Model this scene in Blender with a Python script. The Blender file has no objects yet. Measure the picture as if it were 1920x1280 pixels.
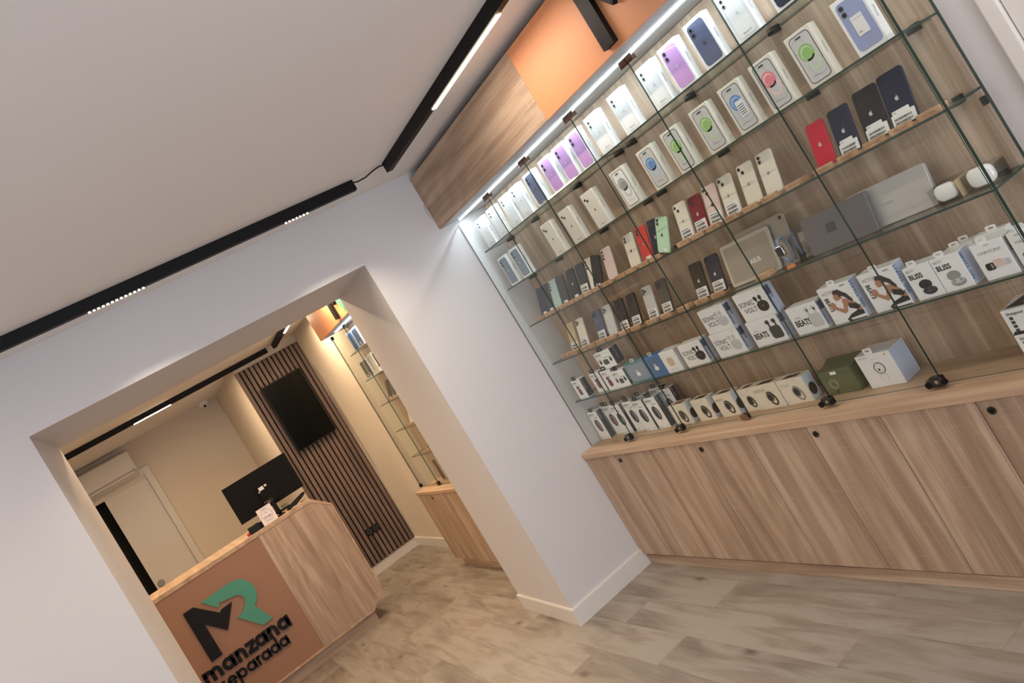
import bpy, bmesh, math, random
from mathutils import Matrix, Vector
random.seed(7)
S = bpy.context.scene
COL = S.collection
# ------------------------------------------------------------ camera
cd = bpy.data.cameras.new('camera'); cam = bpy.data.objects.new('camera', cd); COL.objects.link(cam)
R0 = (0.75704749, -0.39923676, -0.51719349); D0 = (-0.45836133, 0.23957595, -0.85586696); F0 = (0.46560067, 0.88499343, -0.00162432)
cam.matrix_world = Matrix(((R0[0], -D0[0], -F0[0], 0), (R0[1], -D0[1], -F0[1], 0), (R0[2], -D0[2], -F0[2], 1.5), (0, 0, 0, 1)))
cd.sensor_fit = 'HORIZONTAL'; cd.sensor_width = 36; cd.lens = 1448.99 / 1920 * 36
cd.shift_x = 0.012224; cd.shift_y = -0.026568; cd.clip_start = 0.05
S.camera = cam
# ------------------------------------------------------------ world, exposure
w = bpy.data.worlds.new('world'); S.world = w; w.use_nodes = True
w.node_tree.nodes['Background'].inputs[0].default_value = (0.72, 0.82, 1.0, 1)
w.node_tree.nodes['Background'].inputs[1].default_value = 1.0
S.view_settings.view_transform = 'Standard'; S.view_settings.look = 'None'; S.view_settings.gamma = 1
S.view_settings.exposure = 0.0
S.view_settings.use_curve_mapping = False
WARM = (1.0, 0.72, 0.45); NEUT = (1.0, 0.86, 0.72); COOL = (0.80, 0.93, 1.0); DAY = (0.80, 0.86, 1.0)
def area(name, loc, sx, sy, power, col, rot=(0, 0, 0)):
    l = bpy.data.lights.new(name, 'AREA'); l.shape = 'RECTANGLE'; l.size = sx; l.size_y = sy; l.energy = power; l.color = col
    o = bpy.data.objects.new(name, l); COL.objects.link(o); o.location = loc; o.rotation_euler = rot
    return o
# daylight entering through the shop window behind the camera
area('shop_window_daylight', (0.0, -2.42, 1.25), 3.6, 2.0, 30, DAY, (math.radians(100), 0, 0))
# low upward lamp outside the window, added to brighten the ceiling like street bounce
area('ceiling_fill', (0.0, -3.4, .05), 5.0, 1.5, 300, (0.92, 0.92, 1.0), (math.radians(145), 0, 0))
# ------------------------------------------------------------ materials
MATS = {}
def srgb(c):
    c = [x / 255 for x in c]
    return tuple((x / 12.92 if x <= .04045 else ((x + .055) / 1.055) ** 2.4) for x in c) + (1,)
def nm(name):
    m = bpy.data.materials.new(name); m.use_nodes = True
    return m, m.node_tree.nodes, m.node_tree.links, m.node_tree.nodes['Principled BSDF']
def mat(name, rgb, rough=.5, metal=0, emit=0, coat=0, noise=0.03, scale=30, spec=.5, bump=0):
    if name in MATS: return MATS[name]
    m, N, L, b = nm(name)
    b.inputs['Roughness'].default_value = rough; b.inputs['Metallic'].default_value = metal
    b.inputs['Coat Weight'].default_value = coat; b.inputs['Specular IOR Level'].default_value = spec
    c = srgb(rgb)
    t = N.new('ShaderNodeTexCoord'); n = N.new('ShaderNodeTexNoise'); n.inputs['Scale'].default_value = scale
    L.new(t.outputs['Object'], n.inputs['Vector'])
    r = N.new('ShaderNodeMix'); r.data_type = 'RGBA'
    r.inputs[6].default_value = tuple(x * (1 - noise) for x in c[:3]) + (1,); r.inputs[7].default_value = tuple(min(1, x * (1 + noise)) for x in c[:3]) + (1,)
    L.new(n.outputs['Fac'], r.inputs[0]); L.new(r.outputs[2], b.inputs['Base Color'])
    if emit:
        b.inputs['Emission Color'].default_value = c; b.inputs['Emission Strength'].default_value = emit
    if bump:
        bp = N.new('ShaderNodeBump'); bp.inputs['Strength'].default_value = bump; bp.inputs['Distance'].default_value = .002
        L.new(n.outputs['Fac'], bp.inputs['Height']); L.new(bp.outputs[0], b.inputs['Normal'])
    MATS[name] = m
    return m
def wood(name, dark, mid, light, grain='Z', rough=.55, figure=1.0, saw=0.25):
    m, N, L, b = nm(name)
    t = N.new('ShaderNodeTexCoord'); oi = N.new('ShaderNodeObjectInfo')
    off = N.new('ShaderNodeVectorMath'); off.operation = 'MULTIPLY_ADD'
    L.new(oi.outputs['Random'], off.inputs[0]); off.inputs[1].default_value = (17, 23, 31); L.new(t.outputs['Object'], off.inputs[2])
    def noise(sc, scale, detail=4, dist=0, rough=.5):
        mp = N.new('ShaderNodeMapping'); mp.inputs['Scale'].default_value = sc; L.new(off.outputs[0], mp.inputs['Vector'])
        n = N.new('ShaderNodeTexNoise'); n.inputs['Scale'].default_value = scale; n.inputs['Detail'].default_value = detail
        n.inputs['Distortion'].default_value = dist; n.inputs['Roughness'].default_value = rough
        L.new(mp.outputs[0], n.inputs['Vector']); return n
    def ax(a, bb): return {'X': (a, bb, bb), 'Y': (bb, a, bb), 'Z': (bb, bb, a)}[grain]
    n1 = noise(ax(1.1, 17), 1.0, 6, .7 * figure); n2 = noise(ax(3, 160), 1.0, 3); n3 = noise(ax(.5, 2.2), 1.0, 2)
    n4 = noise(ax(170, 10), 1.0, 2)
    # rings: distance-like figure
    mx = N.new('ShaderNodeMath'); mx.operation = 'MULTIPLY'; mx.inputs[1].default_value = 14 * figure; L.new(n3.outputs['Fac'], mx.inputs[0])
    pp = N.new('ShaderNodeMath'); pp.operation = 'PINGPONG'; pp.inputs[1].default_value = .5; L.new(mx.outputs[0], pp.inputs[0])
    a1 = N.new('ShaderNodeMath'); a1.operation = 'MULTIPLY_ADD'; L.new(pp.outputs[0], a1.inputs[0]); a1.inputs[1].default_value = .16; L.new(n1.outputs['Fac'], a1.inputs[2])
    a2 = N.new('ShaderNodeMath'); a2.operation = 'MULTIPLY_ADD'; L.new(n2.outputs['Fac'], a2.inputs[0]); a2.inputs[1].default_value = .42; L.new(a1.outputs[0], a2.inputs[2])
    r = N.new('ShaderNodeValToRGB'); r.color_ramp.elements[0].position = .52; r.color_ramp.elements[1].position = .98
    r.color_ramp.elements[0].color = srgb(dark); r.color_ramp.elements[1].color = srgb(light)
    e = r.color_ramp.elements.new(.75); e.color = srgb(mid)
    L.new(a2.outputs[0], r.inputs[0])
    g = N.new('ShaderNodeValToRGB'); g.color_ramp.elements[0].position = .62; g.color_ramp.elements[1].position = .72
    g.color_ramp.elements[0].color = (0, 0, 0, 1); g.color_ramp.elements[1].color = (saw, saw, saw, 1)
    L.new(n4.outputs['Fac'], g.inputs[0])
    mix = N.new('ShaderNodeMix'); mix.data_type = 'RGBA'; L.new(g.outputs[0], mix.inputs[0]); L.new(r.outputs[0], mix.inputs[6]); mix.inputs[7].default_value = srgb(light)
    L.new(mix.outputs[2], b.inputs['Base Color']); b.inputs['Roughness'].default_value = rough
    bp = N.new('ShaderNodeBump'); bp.inputs['Strength'].default_value = .12; bp.inputs['Distance'].default_value = .001
    L.new(n2.outputs['Fac'], bp.inputs['Height']); L.new(bp.outputs[0], b.inputs['Normal'])
    MATS[name] = m
    return m
def floor_mat():
    m, N, L, b = nm('floor_planks')
    t = N.new('ShaderNodeTexCoord'); mp = N.new('ShaderNodeMapping'); mp.inputs['Rotation'].default_value = (0, 0, math.pi / 2)
    mp.inputs['Location'].default_value = (.32, .0, 0)
    L.new(t.outputs['Object'], mp.inputs['Vector'])
    br = N.new('ShaderNodeTexBrick'); br.inputs['Scale'].default_value = 1; br.inputs['Brick Width'].default_value = 1.22; br.inputs['Row Height'].default_value = .178
    br.inputs['Mortar Size'].default_value = .0006; br.inputs['Mortar Smooth'].default_value = .1; br.offset = .37; br.inputs['Bias'].default_value = 0
    br.inputs['Color1'].default_value = (0, 0, 0, 1); br.inputs['Color2'].default_value = (1, 1, 1, 1); br.inputs['Mortar'].default_value = (.5, .5, .5, 1)
    L.new(mp.outputs[0], br.inputs['Vector'])
    off = N.new('ShaderNodeVectorMath'); off.operation = 'MULTIPLY_ADD'; L.new(br.outputs['Color'], off.inputs[0]); off.inputs[1].default_value = (9, 13, 5); L.new(t.outputs['Object'], off.inputs[2])
    def noise(sc, scale, detail=4, dist=0):
        q = N.new('ShaderNodeMapping'); q.inputs['Scale'].default_value = sc; L.new(off.outputs[0], q.inputs['Vector'])
        n = N.new('ShaderNodeTexNoise'); n.inputs['Scale'].default_value = scale; n.inputs['Detail'].default_value = detail; n.inputs['Distortion'].default_value = dist
        L.new(q.outputs[0], n.inputs['Vector']); return n
    n1 = noise((12, 1.9, 1), 1.0, 7, 1.1); n2 = noise((140, 5, 1), 1.0, 3); n3 = noise((4, 1.5, 1), 1.2, 2, .3)
    vor = N.new('ShaderNodeTexVoronoi'); vor.voronoi_dimensions = '2D'; q = N.new('ShaderNodeMapping'); q.inputs['Scale'].default_value = (2.4, 1.1, 1); L.new(off.outputs[0], q.inputs['Vector'])
    L.new(q.outputs[0], vor.inputs['Vector']); vor.inputs['Scale'].default_value = 1
    kn = N.new('ShaderNodeMapRange'); kn.inputs[1].default_value = .0; kn.inputs[2].default_value = .06; kn.inputs[3].default_value = .9; kn.inputs[4].default_value = 0
    L.new(vor.outputs['Distance'], kn.inputs[0])
    a = N.new('ShaderNodeMath'); a.operation = 'MULTIPLY_ADD'; L.new(n2.outputs['Fac'], a.inputs[0]); a.inputs[1].default_value = .3; L.new(n1.outputs['Fac'], a.inputs[2])
    a2 = N.new('ShaderNodeMath'); a2.operation = 'MULTIPLY_ADD'; L.new(n3.outputs['Fac'], a2.inputs[0]); a2.inputs[1].default_value = .5; L.new(a.outputs[0], a2.inputs[2])
    r = N.new('ShaderNodeValToRGB'); r.color_ramp.elements[0].position = .52; r.color_ramp.elements[1].position = 1.22
    r.color_ramp.elements[0].color = srgb((100, 90, 82)); r.color_ramp.elements[1].color = srgb((150, 142, 133))
    e = r.color_ramp.elements.new(.86); e.color = srgb((138, 128, 117))
    L.new(a2.outputs[0], r.inputs[0])
    mx = N.new('ShaderNodeMix'); mx.data_type = 'RGBA'; L.new(kn.outputs[0], mx.inputs[0]); L.new(r.outputs[0], mx.inputs[6]); mx.inputs[7].default_value = srgb((80, 68, 60))
    hs = N.new('ShaderNodeHueSaturation'); L.new(mx.outputs[2], hs.inputs['Color'])
    v = N.new('ShaderNodeMapRange'); L.new(br.outputs['Color'], v.inputs[0]); v.inputs[3].default_value = .92; v.inputs[4].default_value = 1.06; L.new(v.outputs[0], hs.inputs['Value'])
    m2 = N.new('ShaderNodeMix'); m2.data_type = 'RGBA'; L.new(br.outputs['Fac'], m2.inputs[0]); L.new(hs.outputs[0], m2.inputs[6]); m2.inputs[7].default_value = srgb((105, 95, 85))
    L.new(m2.outputs[2], b.inputs['Base Color']); b.inputs['Roughness'].default_value = .42
    bp = N.new('ShaderNodeBump'); bp.inputs['Strength'].default_value = .1; bp.inputs['Distance'].default_value = .001; L.new(n2.outputs['Fac'], bp.inputs['Height']); L.new(bp.outputs[0], b.inputs['Normal'])
    MATS['floor'] = m; return m
def glass_mat(name, tint, f0=.04, edge=False):
    m, N, L, b = nm(name); N.remove(b)
    out = N['Material Output']
    tr = N.new('ShaderNodeBsdfTransparent'); tr.inputs[0].default_value = tint
    gl = N.new('ShaderNodeBsdfGlossy'); gl.inputs['Roughness'].default_value = .02; gl.inputs['Color'].default_value = (.95, 1, .97, 1)
    ge = N.new('ShaderNodeNewGeometry'); dt = N.new('ShaderNodeVectorMath'); dt.operation = 'DOT_PRODUCT'; L.new(ge.outputs['Incoming'], dt.inputs[0]); L.new(ge.outputs['Normal'], dt.inputs[1])
    ab = N.new('ShaderNodeMath'); ab.operation = 'ABSOLUTE'; L.new(dt.outputs['Value'], ab.inputs[0])
    om = N.new('ShaderNodeMath'); om.operation = 'SUBTRACT'; om.inputs[0].default_value = 1; L.new(ab.outputs[0], om.inputs[1])
    pw = N.new('ShaderNodeMath'); pw.operation = 'POWER'; L.new(om.outputs[0], pw.inputs[0]); pw.inputs[1].default_value = 5
    fr = N.new('ShaderNodeMath'); fr.operation = 'MULTIPLY_ADD'; L.new(pw.outputs[0], fr.inputs[0]); fr.inputs[1].default_value = .7; fr.inputs[2].default_value = .022
    ms = N.new('ShaderNodeMixShader'); L.new(fr.outputs[0], ms.inputs[0]); L.new(tr.outputs[0], ms.inputs[1]); L.new(gl.outputs[0], ms.inputs[2])
    L.new(ms.outputs[0], out.inputs['Surface']); MATS[name] = m; return m
floor_mat()
OAK = ((146, 121, 102), (171, 146, 124), (198, 175, 153))
wood('oak_z', *OAK, 'Z'); wood('oak_y', *OAK, 'Y'); wood('oak_x', *OAK, 'X')
wood('beech', (164, 124, 92), (190, 150, 116), (208, 172, 138), 'Y', saw=0)
wood('oak_top', (160, 132, 106), (184, 155, 127), (202, 174, 146), 'Y', figure=.7, saw=.1)
wood('slat_wood', (84, 68, 62), (112, 92, 84), (134, 112, 102), 'Z', figure=.4, saw=0)
glass_mat('glass', (.978, .992, .984, 1)); glass_mat('acrylic', (.93, .93, .93, 1))
mat('glass_edge', (34, 60, 52), .35, spec=.6)
mat('wall', (205, 202, 203), .7, noise=.015, scale=3, bump=.02)
mat('wall_back_room', (214, 204, 190), .7, noise=.015, scale=3, bump=.02)  # same white as the front walls, with warm lamp light put into the colour
mat('g_palemint', (172, 196, 194), .2, coat=.15); mat('g_plum', (52, 50, 70), .2, coat=.15); mat('ceiling', (232, 228, 226), .8, noise=.01, scale=3)
mat('white_trim', (214, 210, 205), .45)
mat('track_black', (16, 16, 18), .5, spec=.2); mat('black', (14, 14, 15), .45, spec=.25); mat('black_gloss', (12, 12, 14), .12, coat=.6)
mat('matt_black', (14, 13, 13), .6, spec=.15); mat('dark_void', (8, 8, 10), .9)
mat('orange', (214, 146, 102), .5); mat('orange_desk', (152, 112, 86), .5)
mat('teal', (70, 146, 124), .5)
mat('letter_black', (20, 17, 17), .5, spec=.2)
mat('chrome', (150, 130, 118), .12, metal=1); mat('steel', (190, 190, 190), .25, metal=1)
mat('led_warm', (255, 226, 190), .5, emit=14); mat('led_cool', (228, 244, 255), .5, emit=6)
mat('header_under', (176, 176, 178), .6)
PAL = dict(white=(236, 236, 236), offwhite=(222, 216, 204), cream=(228, 220, 204), purple=(196, 148, 206), navy=(30, 36, 62), slate=(84, 90, 118), blue=(96, 136, 190),
           lblue=(170, 196, 226), green=(146, 186, 112), lgreen=(196, 216, 176), pink=(224, 130, 140), lpink=(240, 200, 196), grey=(150, 150, 150), lgrey=(198, 198, 198),
           dgrey=(66, 66, 68), ink=(32, 32, 34), red=(196, 28, 54), dred=(124, 20, 36), coral=(206, 66, 62), mint=(186, 222, 188), gold=(198, 176, 140), beige=(206, 190, 164),
           rose=(222, 198, 190), silverblue=(134, 146, 164), skin=(178, 128, 100), hair=(48, 36, 32), olive=(98, 104, 74), lilac=(150, 160, 200), steelblue=(86, 118, 158),
           maroon=(120, 60, 66), teal2=(90, 130, 140), sticker=(228, 228, 226), bluebox=(74, 126, 190), lav=(190, 198, 218), pale=(206, 214, 222), yellow=(206, 196, 100), orange2=(230, 140, 80), darkside=(58, 56, 60))
for k, v in PAL.items(): mat(k, v, .42, noise=.02)
for k in ('navy', 'ink', 'red', 'dred', 'coral', 'mint', 'cream', 'rose', 'slate', 'steelblue', 'gold', 'offwhite', 'lblue', 'white', 'dgrey', 'lgrey'):
    mat('g_' + k, PAL[k], .2, coat=.15, noise=.02, spec=.35)
# ------------------------------------------------------------ mesh kit
_txt = {}
def text_mesh(s, bold=0):
    k = (s, bold)
    if k not in _txt:
        c = bpy.data.curves.new('t', 'FONT'); c.body = s; c.size = 1; c.offset = bold; c.resolution_u = 3; c.extrude = 0
        o = bpy.data.objects.new('t', c); COL.objects.link(o); bpy.context.view_layer.update()
        me = bpy.data.meshes.new_from_object(o.evaluated_get(bpy.context.evaluated_depsgraph_get()))
        vs = [v.co.copy() for v in me.vertices]; fs = [list(p.vertices) for p in me.polygons]
        xs = [v.x for v in vs] or [0]; 
        _txt[k] = (vs, fs, min(xs), max(xs))
        bpy.data.objects.remove(o); bpy.data.curves.remove(c); bpy.data.meshes.remove(me)
    return _txt[k]
def rrect(x0, z0, x1, z1, r, n=5):
    P = []
    for cx, cz, a in ((x1 - r, z0 + r, -90), (x1 - r, z1 - r, 0), (x0 + r, z1 - r, 90), (x0 + r, z0 + r, 180)):
        for i in range(n + 1):
            t = math.radians(a + 90 * i / n); P.append((cx + r * math.cos(t), cz + r * math.sin(t)))
    return P
def circ(cx, cz, r, n=16, rz=None, rot=0):
    rz = rz or r; P = []
    for i in range(n):
        t = 2 * math.pi * i / n; x = r * math.cos(t); z = rz * math.sin(t)
        P.append((cx + x * math.cos(rot) - z * math.sin(rot), cz + x * math.sin(rot) + z * math.cos(rot)))
    return P
class MB:
    def __init__(s, X=None): s.v = []; s.f = []; s.fm = []; s.ms = []; s.X = X or Matrix()
    def mi(s, m):
        if m not in s.ms: s.ms.append(m)
        return s.ms.index(m)
    def add(s, vs, fs, m):
        b = len(s.v); s.v += [s.X @ Vector(v) for v in vs]; i = s.mi(m)
        for f in fs: s.f.append([b + k for k in f]); s.fm.append(i)
    def box(s, x0, y0, z0, x1, y1, z1, m):
        s.add([(x0, y0, z0), (x1, y0, z0), (x1, y1, z0), (x0, y1, z0), (x0, y0, z1), (x1, y0, z1), (x1, y1, z1), (x0, y1, z1)],
              [(0, 3, 2, 1), (4, 5, 6, 7), (0, 1, 5, 4), (1, 2, 6, 5), (2, 3, 7, 6), (3, 0, 4, 7)], m)
        return s
    def slab(s, x0, y0, z0, x1, y1, z1, m, me, thin='y'):
        # glass sheet: big faces m, edges me
        vs = [(x0, y0, z0), (x1, y0, z0), (x1, y1, z0), (x0, y1, z0), (x0, y0, z1), (x1, y0, z1), (x1, y1, z1), (x0, y1, z1)]
        F = {'z': [(0, 3, 2, 1), (4, 5, 6, 7)], 'y': [(0, 1, 5, 4), (2, 3, 7, 6)], 'x': [(1, 2, 6, 5), (3, 0, 4, 7)]}
        s.add(vs, F[thin], m); s.add(vs, [f for k in F if k != thin for f in F[k]], me); return s
    def prism(s, P, y0, y1, m, plane='xz'):
        n = len(P)
        def q(a, b, y): return {'xz': (a, y, b), 'xy': (a, b, y), 'yz': (y, a, b)}[plane]
        vs = [q(a, b, y0) for a, b in P] + [q(a, b, y1) for a, b in P]
        s.add(vs, [list(range(n)), list(range(2 * n - 1, n - 1, -1))] + [(i, i + n, (i + 1) % n + n, (i + 1) % n) for i in range(n)], m); return s
    def loft(s, P, layers, m, plane='xz'):
        # P outline, layers [(y, inset)] about the centroid
        n = len(P); cx = (min(p[0] for p in P) + max(p[0] for p in P)) / 2; cz = (min(p[1] for p in P) + max(p[1] for p in P)) / 2
        w = max(p[0] for p in P) - cx; h = max(p[1] for p in P) - cz; vs = []
        for y, ins in layers:
            for a, b in P:
                A = cx + (a - cx) * (w - ins) / w; B = cz + (b - cz) * (h - ins) / h
                vs.append({'xz': (A, y, B), 'xy': (A, B, y), 'yz': (y, A, B)}[plane])
        fs = [list(range(n)), list(range(len(vs) - 1, len(vs) - n - 1, -1))]
        for k in range(len(layers) - 1):
            for i in range(n):
                j = (i + 1) % n; fs.append((k * n + i, (k + 1) * n + i, (k + 1) * n + j, k * n + j))
        s.add(vs, fs, m); return s
    def cyl(s, c, r, h, axis, m, n=20, r2=None):
        r2 = r if r2 is None else r2; vs = []
        for k, rr in ((0, r), (1, r2)):
            for i in range(n):
                t = 2 * math.pi * i / n; a, b = rr * math.cos(t), rr * math.sin(t)
                d = {'x': (k * h, a, b), 'y': (a, k * h, b), 'z': (a, b, k * h)}[axis]; vs.append((c[0] + d[0], c[1] + d[1], c[2] + d[2]))
        s.add(vs, [list(range(n)), list(range(2 * n - 1, n - 1, -1))] + [(i, (i + 1) % n, (i + 1) % n + n, i + n) for i in range(n)], m); return s
    def ring(s, cx, cz, ro, ri, y0, y1, m, n=24, rzo=None, rzi=None, rot=0):
        O = circ(cx, cz, ro, n, rzo, rot); I = circ(cx, cz, ri, n, rzi or (ri if rzo is None else ri * rzo / ro), rot)
        return s.frame(O, I, y0, y1, m)
    def frame(s, O, I, y0, y1, m):
        n = len(O); vs = [(a, y0, b) for a, b in O] + [(a, y0, b) for a, b in I] + [(a, y1, b) for a, b in O] + [(a, y1, b) for a, b in I]
        fs = []
        for i in range(n):
            j = (i + 1) % n
            fs += [(i, j, j + n, i + n), (i + 2 * n, i + 3 * n, j + 3 * n, j + 2 * n), (i, i + 2 * n, j + 2 * n, j), (i + n, j + n, j + 3 * n, i + 3 * n)]
        s.add(vs, fs, m); return s
    def sphere(s, c, r, m, nu=20, nv=12, sz=1):
        vs = []; fs = []
        for j in range(nv + 1):
            p = math.pi * j / nv
            for i in range(nu):
                t = 2 * math.pi * i / nu; vs.append((c[0] + r * math.sin(p) * math.cos(t), c[1] + r * math.sin(p) * math.sin(t), c[2] + r * sz * math.cos(p)))
        for j in range(nv):
            for i in range(nu):
                k = (i + 1) % nu; fs.append((j * nu + i, (j + 1) * nu + i, (j + 1) * nu + k, j * nu + k))
        s.add(vs, fs, m); return s
    def tube(s, pts, r, m, n=8):
        vs = []; fs = []; pts = [Vector(p) for p in pts]
        for k, p in enumerate(pts):
            d = (pts[min(k + 1, len(pts) - 1)] - pts[max(k - 1, 0)]).normalized()
            u = d.orthogonal().normalized(); v = d.cross(u)
            if k and u.dot(pu) < 0.99:
                u = (pu - d * pu.dot(d)).normalized(); v = d.cross(u)
            pu = u
            for i in range(n):
                t = 2 * math.pi * i / n; vs.append(p + u * r * math.cos(t) + v * r * math.sin(t))
        for k in range(len(pts) - 1):
            for i in range(n): fs.append((k * n + i, k * n + (i + 1) % n, (k + 1) * n + (i + 1) % n, (k + 1) * n + i))
        fs += [list(range(n))[::-1], [len(vs) - n + i for i in range(n)]]
        s.add(vs, fs, m); return s
    def text(s, t, x, z, size, m, y=-.0006, bold=0, rot=0, align='l', plane='xz', face=1, squash=1, depth=0):
        vs, fs, a, b = text_mesh(t, bold); ox = {'l': -a, 'c': -(a + b) / 2, 'r': -b}[align]; W = []; W2 = []
        c, n = math.cos(rot), math.sin(rot)
        for v in vs:
            p, q = (v.x + ox) * size * squash, v.y * size; P, Q = x + p * c - q * n, z + p * n + q * c
            W.append((P, y, Q) if plane == 'xz' else (y, P * face, Q)); W2.append((P, y + depth, Q))
        if not depth: s.add(W, fs, m); return s
        # solid letters: front, back and the boundary walls
        cnt = {}
        for f in fs:
            for i in range(len(f)):
                e = (f[i], f[(i + 1) % len(f)]); cnt[e] = 1
        nn = len(W); walls = [(e[1], e[0], e[0] + nn, e[1] + nn) for e in cnt if (e[1], e[0]) not in cnt]
        s.add(W + W2, fs + [[k + nn for k in f][::-1] for f in fs] + walls, m); return s
    def build(s, name, parent=None, smooth=False, bevel=0, recalc=True):
        me = bpy.data.meshes.new(name); me.from_pydata([tuple(v) for v in s.v], [], s.f)
        for m in s.ms: me.materials.append(MATS[m])
        for p, i in zip(me.polygons, s.fm): p.material_index = i
        if recalc:
            bm = bmesh.new(); bm.from_mesh(me); bmesh.ops.recalc_face_normals(bm, faces=bm.faces); bm.to_mesh(me); bm.free()
        if smooth:
            for p in me.polygons: p.use_smooth = True
        o = bpy.data.objects.new(name, me); COL.objects.link(o)
        if parent: o.parent = parent
        if bevel:
            b = o.modifiers.new('bevel', 'BEVEL'); b.width = bevel; b.segments = 2; b.limit_method = 'ANGLE'; b.angle_limit = .7
        return o
def thing(name, label, cat, loc=(0, 0, 0), rz=0, group=None):
    o = bpy.data.objects.new(name, None); COL.objects.link(o); o.location = loc; o.rotation_euler = (0, 0, rz); o.empty_display_size = .05
    return tag(o, label, cat, group)
def tag(o, label, cat, group=None):
    o['label'] = label; o['category'] = cat
    if group: o['group'] = group
    return o
def struct(o): o['kind'] = 'structure'; return o
RW = -math.pi / 2   # things on the right-hand wall face -X
# ============================================================ SETTING
ZC = 2.355; YW = 3.517; ZO = 2.036
b = MB(); b.box(-2.6, -2.6, -.05, 2.14, YW, 0, 'floor'); b.box(-2.6, YW, -.05, 2.3, 9.5, 0, 'floor'); struct(b.build('floor'))
b = MB(); b.box(-2.6, -2.6, ZC, 2.3, 9.5, ZC + .05, 'ceiling'); struct(b.build('ceiling'))
# thick wall with the opening: left block, right block, lintel
b = MB()
b.prism([(-2.6, YW), (-.205, YW), (-.166, 4.29), (-2.6, 4.29)], 0, ZC, 'wall', 'xy')
b.prism([(1.358, YW), (2.3, YW), (2.3, 4.2), (1.388, 4.2)], 0, ZC, 'wall', 'xy')
b.prism([(-.205, YW), (1.358, YW), (1.388, 4.2), (-.166, 4.29)], ZO, ZC, 'wall', 'xy')
struct(b.build('wall_front_opening'))
b = MB(); b.box(2.14, -2.6, 0, 2.3, YW, ZC, 'wall'); struct(b.build('wall_right'))
b = MB(); b.box(-2.75, -2.6, 0, -2.6, 9.5, ZC, 'wall'); struct(b.build('wall_left'))
b = MB(); b.box(-2.6, -2.6, 0, -1.9, -2.5, ZC, 'wall'); b.box(1.9, -2.6, 0, 2.14, -2.5, ZC, 'wall'); b.box(-1.9, -2.6, 2.28, 1.9, -2.5, ZC, 'wall'); b.box(-1.9, -2.6, 0, 1.9, -2.5, .2, 'wall')
struct(b.build('wall_street'))
b = MB(); b.box(-1.9, -2.57, .2, -1.85, -2.53, 2.28, 'track_black'); b.box(1.85, -2.57, .2, 1.9, -2.53, 2.28, 'track_black'); b.box(-.03, -2.57, .2, .03, -2.53, 2.28, 'track_black')
b.box(-1.85, -2.57, 2.23, 1.85, -2.53, 2.28, 'track_black'); b.box(-1.85, -2.57, .2, 1.85, -2.53, .25, 'track_black'); b.box(-1.85, -2.553, .25, 1.85, -2.547, 2.23, 'glass'); struct(b.build('window_1'))
b = MB(); b.box(1.862, 4.2, 0, 2.3, 7.41, ZC, 'wall_back_room'); struct(b.build('wall_back_room_right'))
b = MB(); b.box(1.208, 7.41, 0, 2.3, 9.5, ZC, 'wall_back_room'); struct(b.build('wall_slatted'))
# far wall with the sliding-door opening
b = MB(); b.box(.19, 9.25, 0, 1.208, 9.35, ZC, 'wall_back_room'); b.box(-2.6, 9.25, 1.95, .19, 9.35, ZC, 'wall_back_room'); b.box(-2.6, 9.25, 0, -1.0, 9.35, 1.95, 'wall_back_room')
b.box(-1.0, 9.44, 0, .19, 9.46, 1.95, 'dark_void'); b.box(-1.0, 9.35, 1.95, .19, 9.46, 1.97, 'dark_void'); b.box(-1.02, 9.35, 0, -1.0, 9.46, 1.95, 'dark_void'); b.box(.19, 9.35, 0, .21, 9.46, 1.95, 'dark_void')  # near-black panels close the doorway, their colour stands in for the unlit room
struct(b.build('wall_back'))
b = MB(); b.box(.19, 9.225, 0, .262, 9.25, 2.065, 'white_trim'); b.box(-1.05, 9.225, 1.99, .19, 9.25, 2.065, 'white_trim'); struct(b.build('trim_1', bevel=.004))
d = MB().box(-.262, 9.262, .01, .188, 9.30, 1.985, 'white_trim').build('door_1'); struct(d); d.parent = None
h = MB(); h.cyl((-.205, 9.254, .911), .032, .009, 'y', 'grey', 24); h.ring(-.205, .911, .036, .03, 9.252, 9.262, 'steel'); h.build('door_pull', d)
# door on the near right wall
d = MB(); d.box(2.128, .1, 0, 2.14, .985, 2.1, 'white_trim'); d = struct(d.build('door_2'))
b = MB(); b.box(2.115, .988, 0, 2.14, 1.03, 2.16, 'white_trim'); b.box(2.115, .05, 2.1, 2.14, .988, 2.16, 'white_trim'); struct(b.build('trim_2', bevel=.004))
# skirting
def base(name, P, h=.09):
    b = MB()
    for (x0, y0), (x1, y1), nx, ny in P:
        t = .013
        Q = [(x0, y0), (x1, y1), (x1 + nx * t, y1 + ny * t), (x0 + nx * t, y0 + ny * t)]
        b.prism(Q, 0, h - .004, 'white_trim', 'xy')
        Q = [(x0, y0), (x1, y1), (x1 + nx * t * .7, y1 + ny * t * .7), (x0 + nx * t * .7, y0 + ny * t * .7)]
        b.prism(Q, h - .004, h, 'white_trim', 'xy')
    return struct(b.build(name))
base('baseboard_front', [((1.345, YW), (1.86, YW), 0, -1), ((-2.6, YW), (-.193, YW), 0, -1)])
base('baseboard_opening_right', [((1.358, YW - .0002), (1.388, 4.2), -1, 0)])
base('baseboard_opening_left', [((-.205, YW - .0002), (-.166, 4.29), 1, 0)])
base('baseboard_slatted', [((1.208, 7.41), (1.862, 7.41), 0, -1)], .085)
base('baseboard_back_room', [((1.862, 7.397), (1.862, 5.87), -1, 0)], .085)
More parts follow.
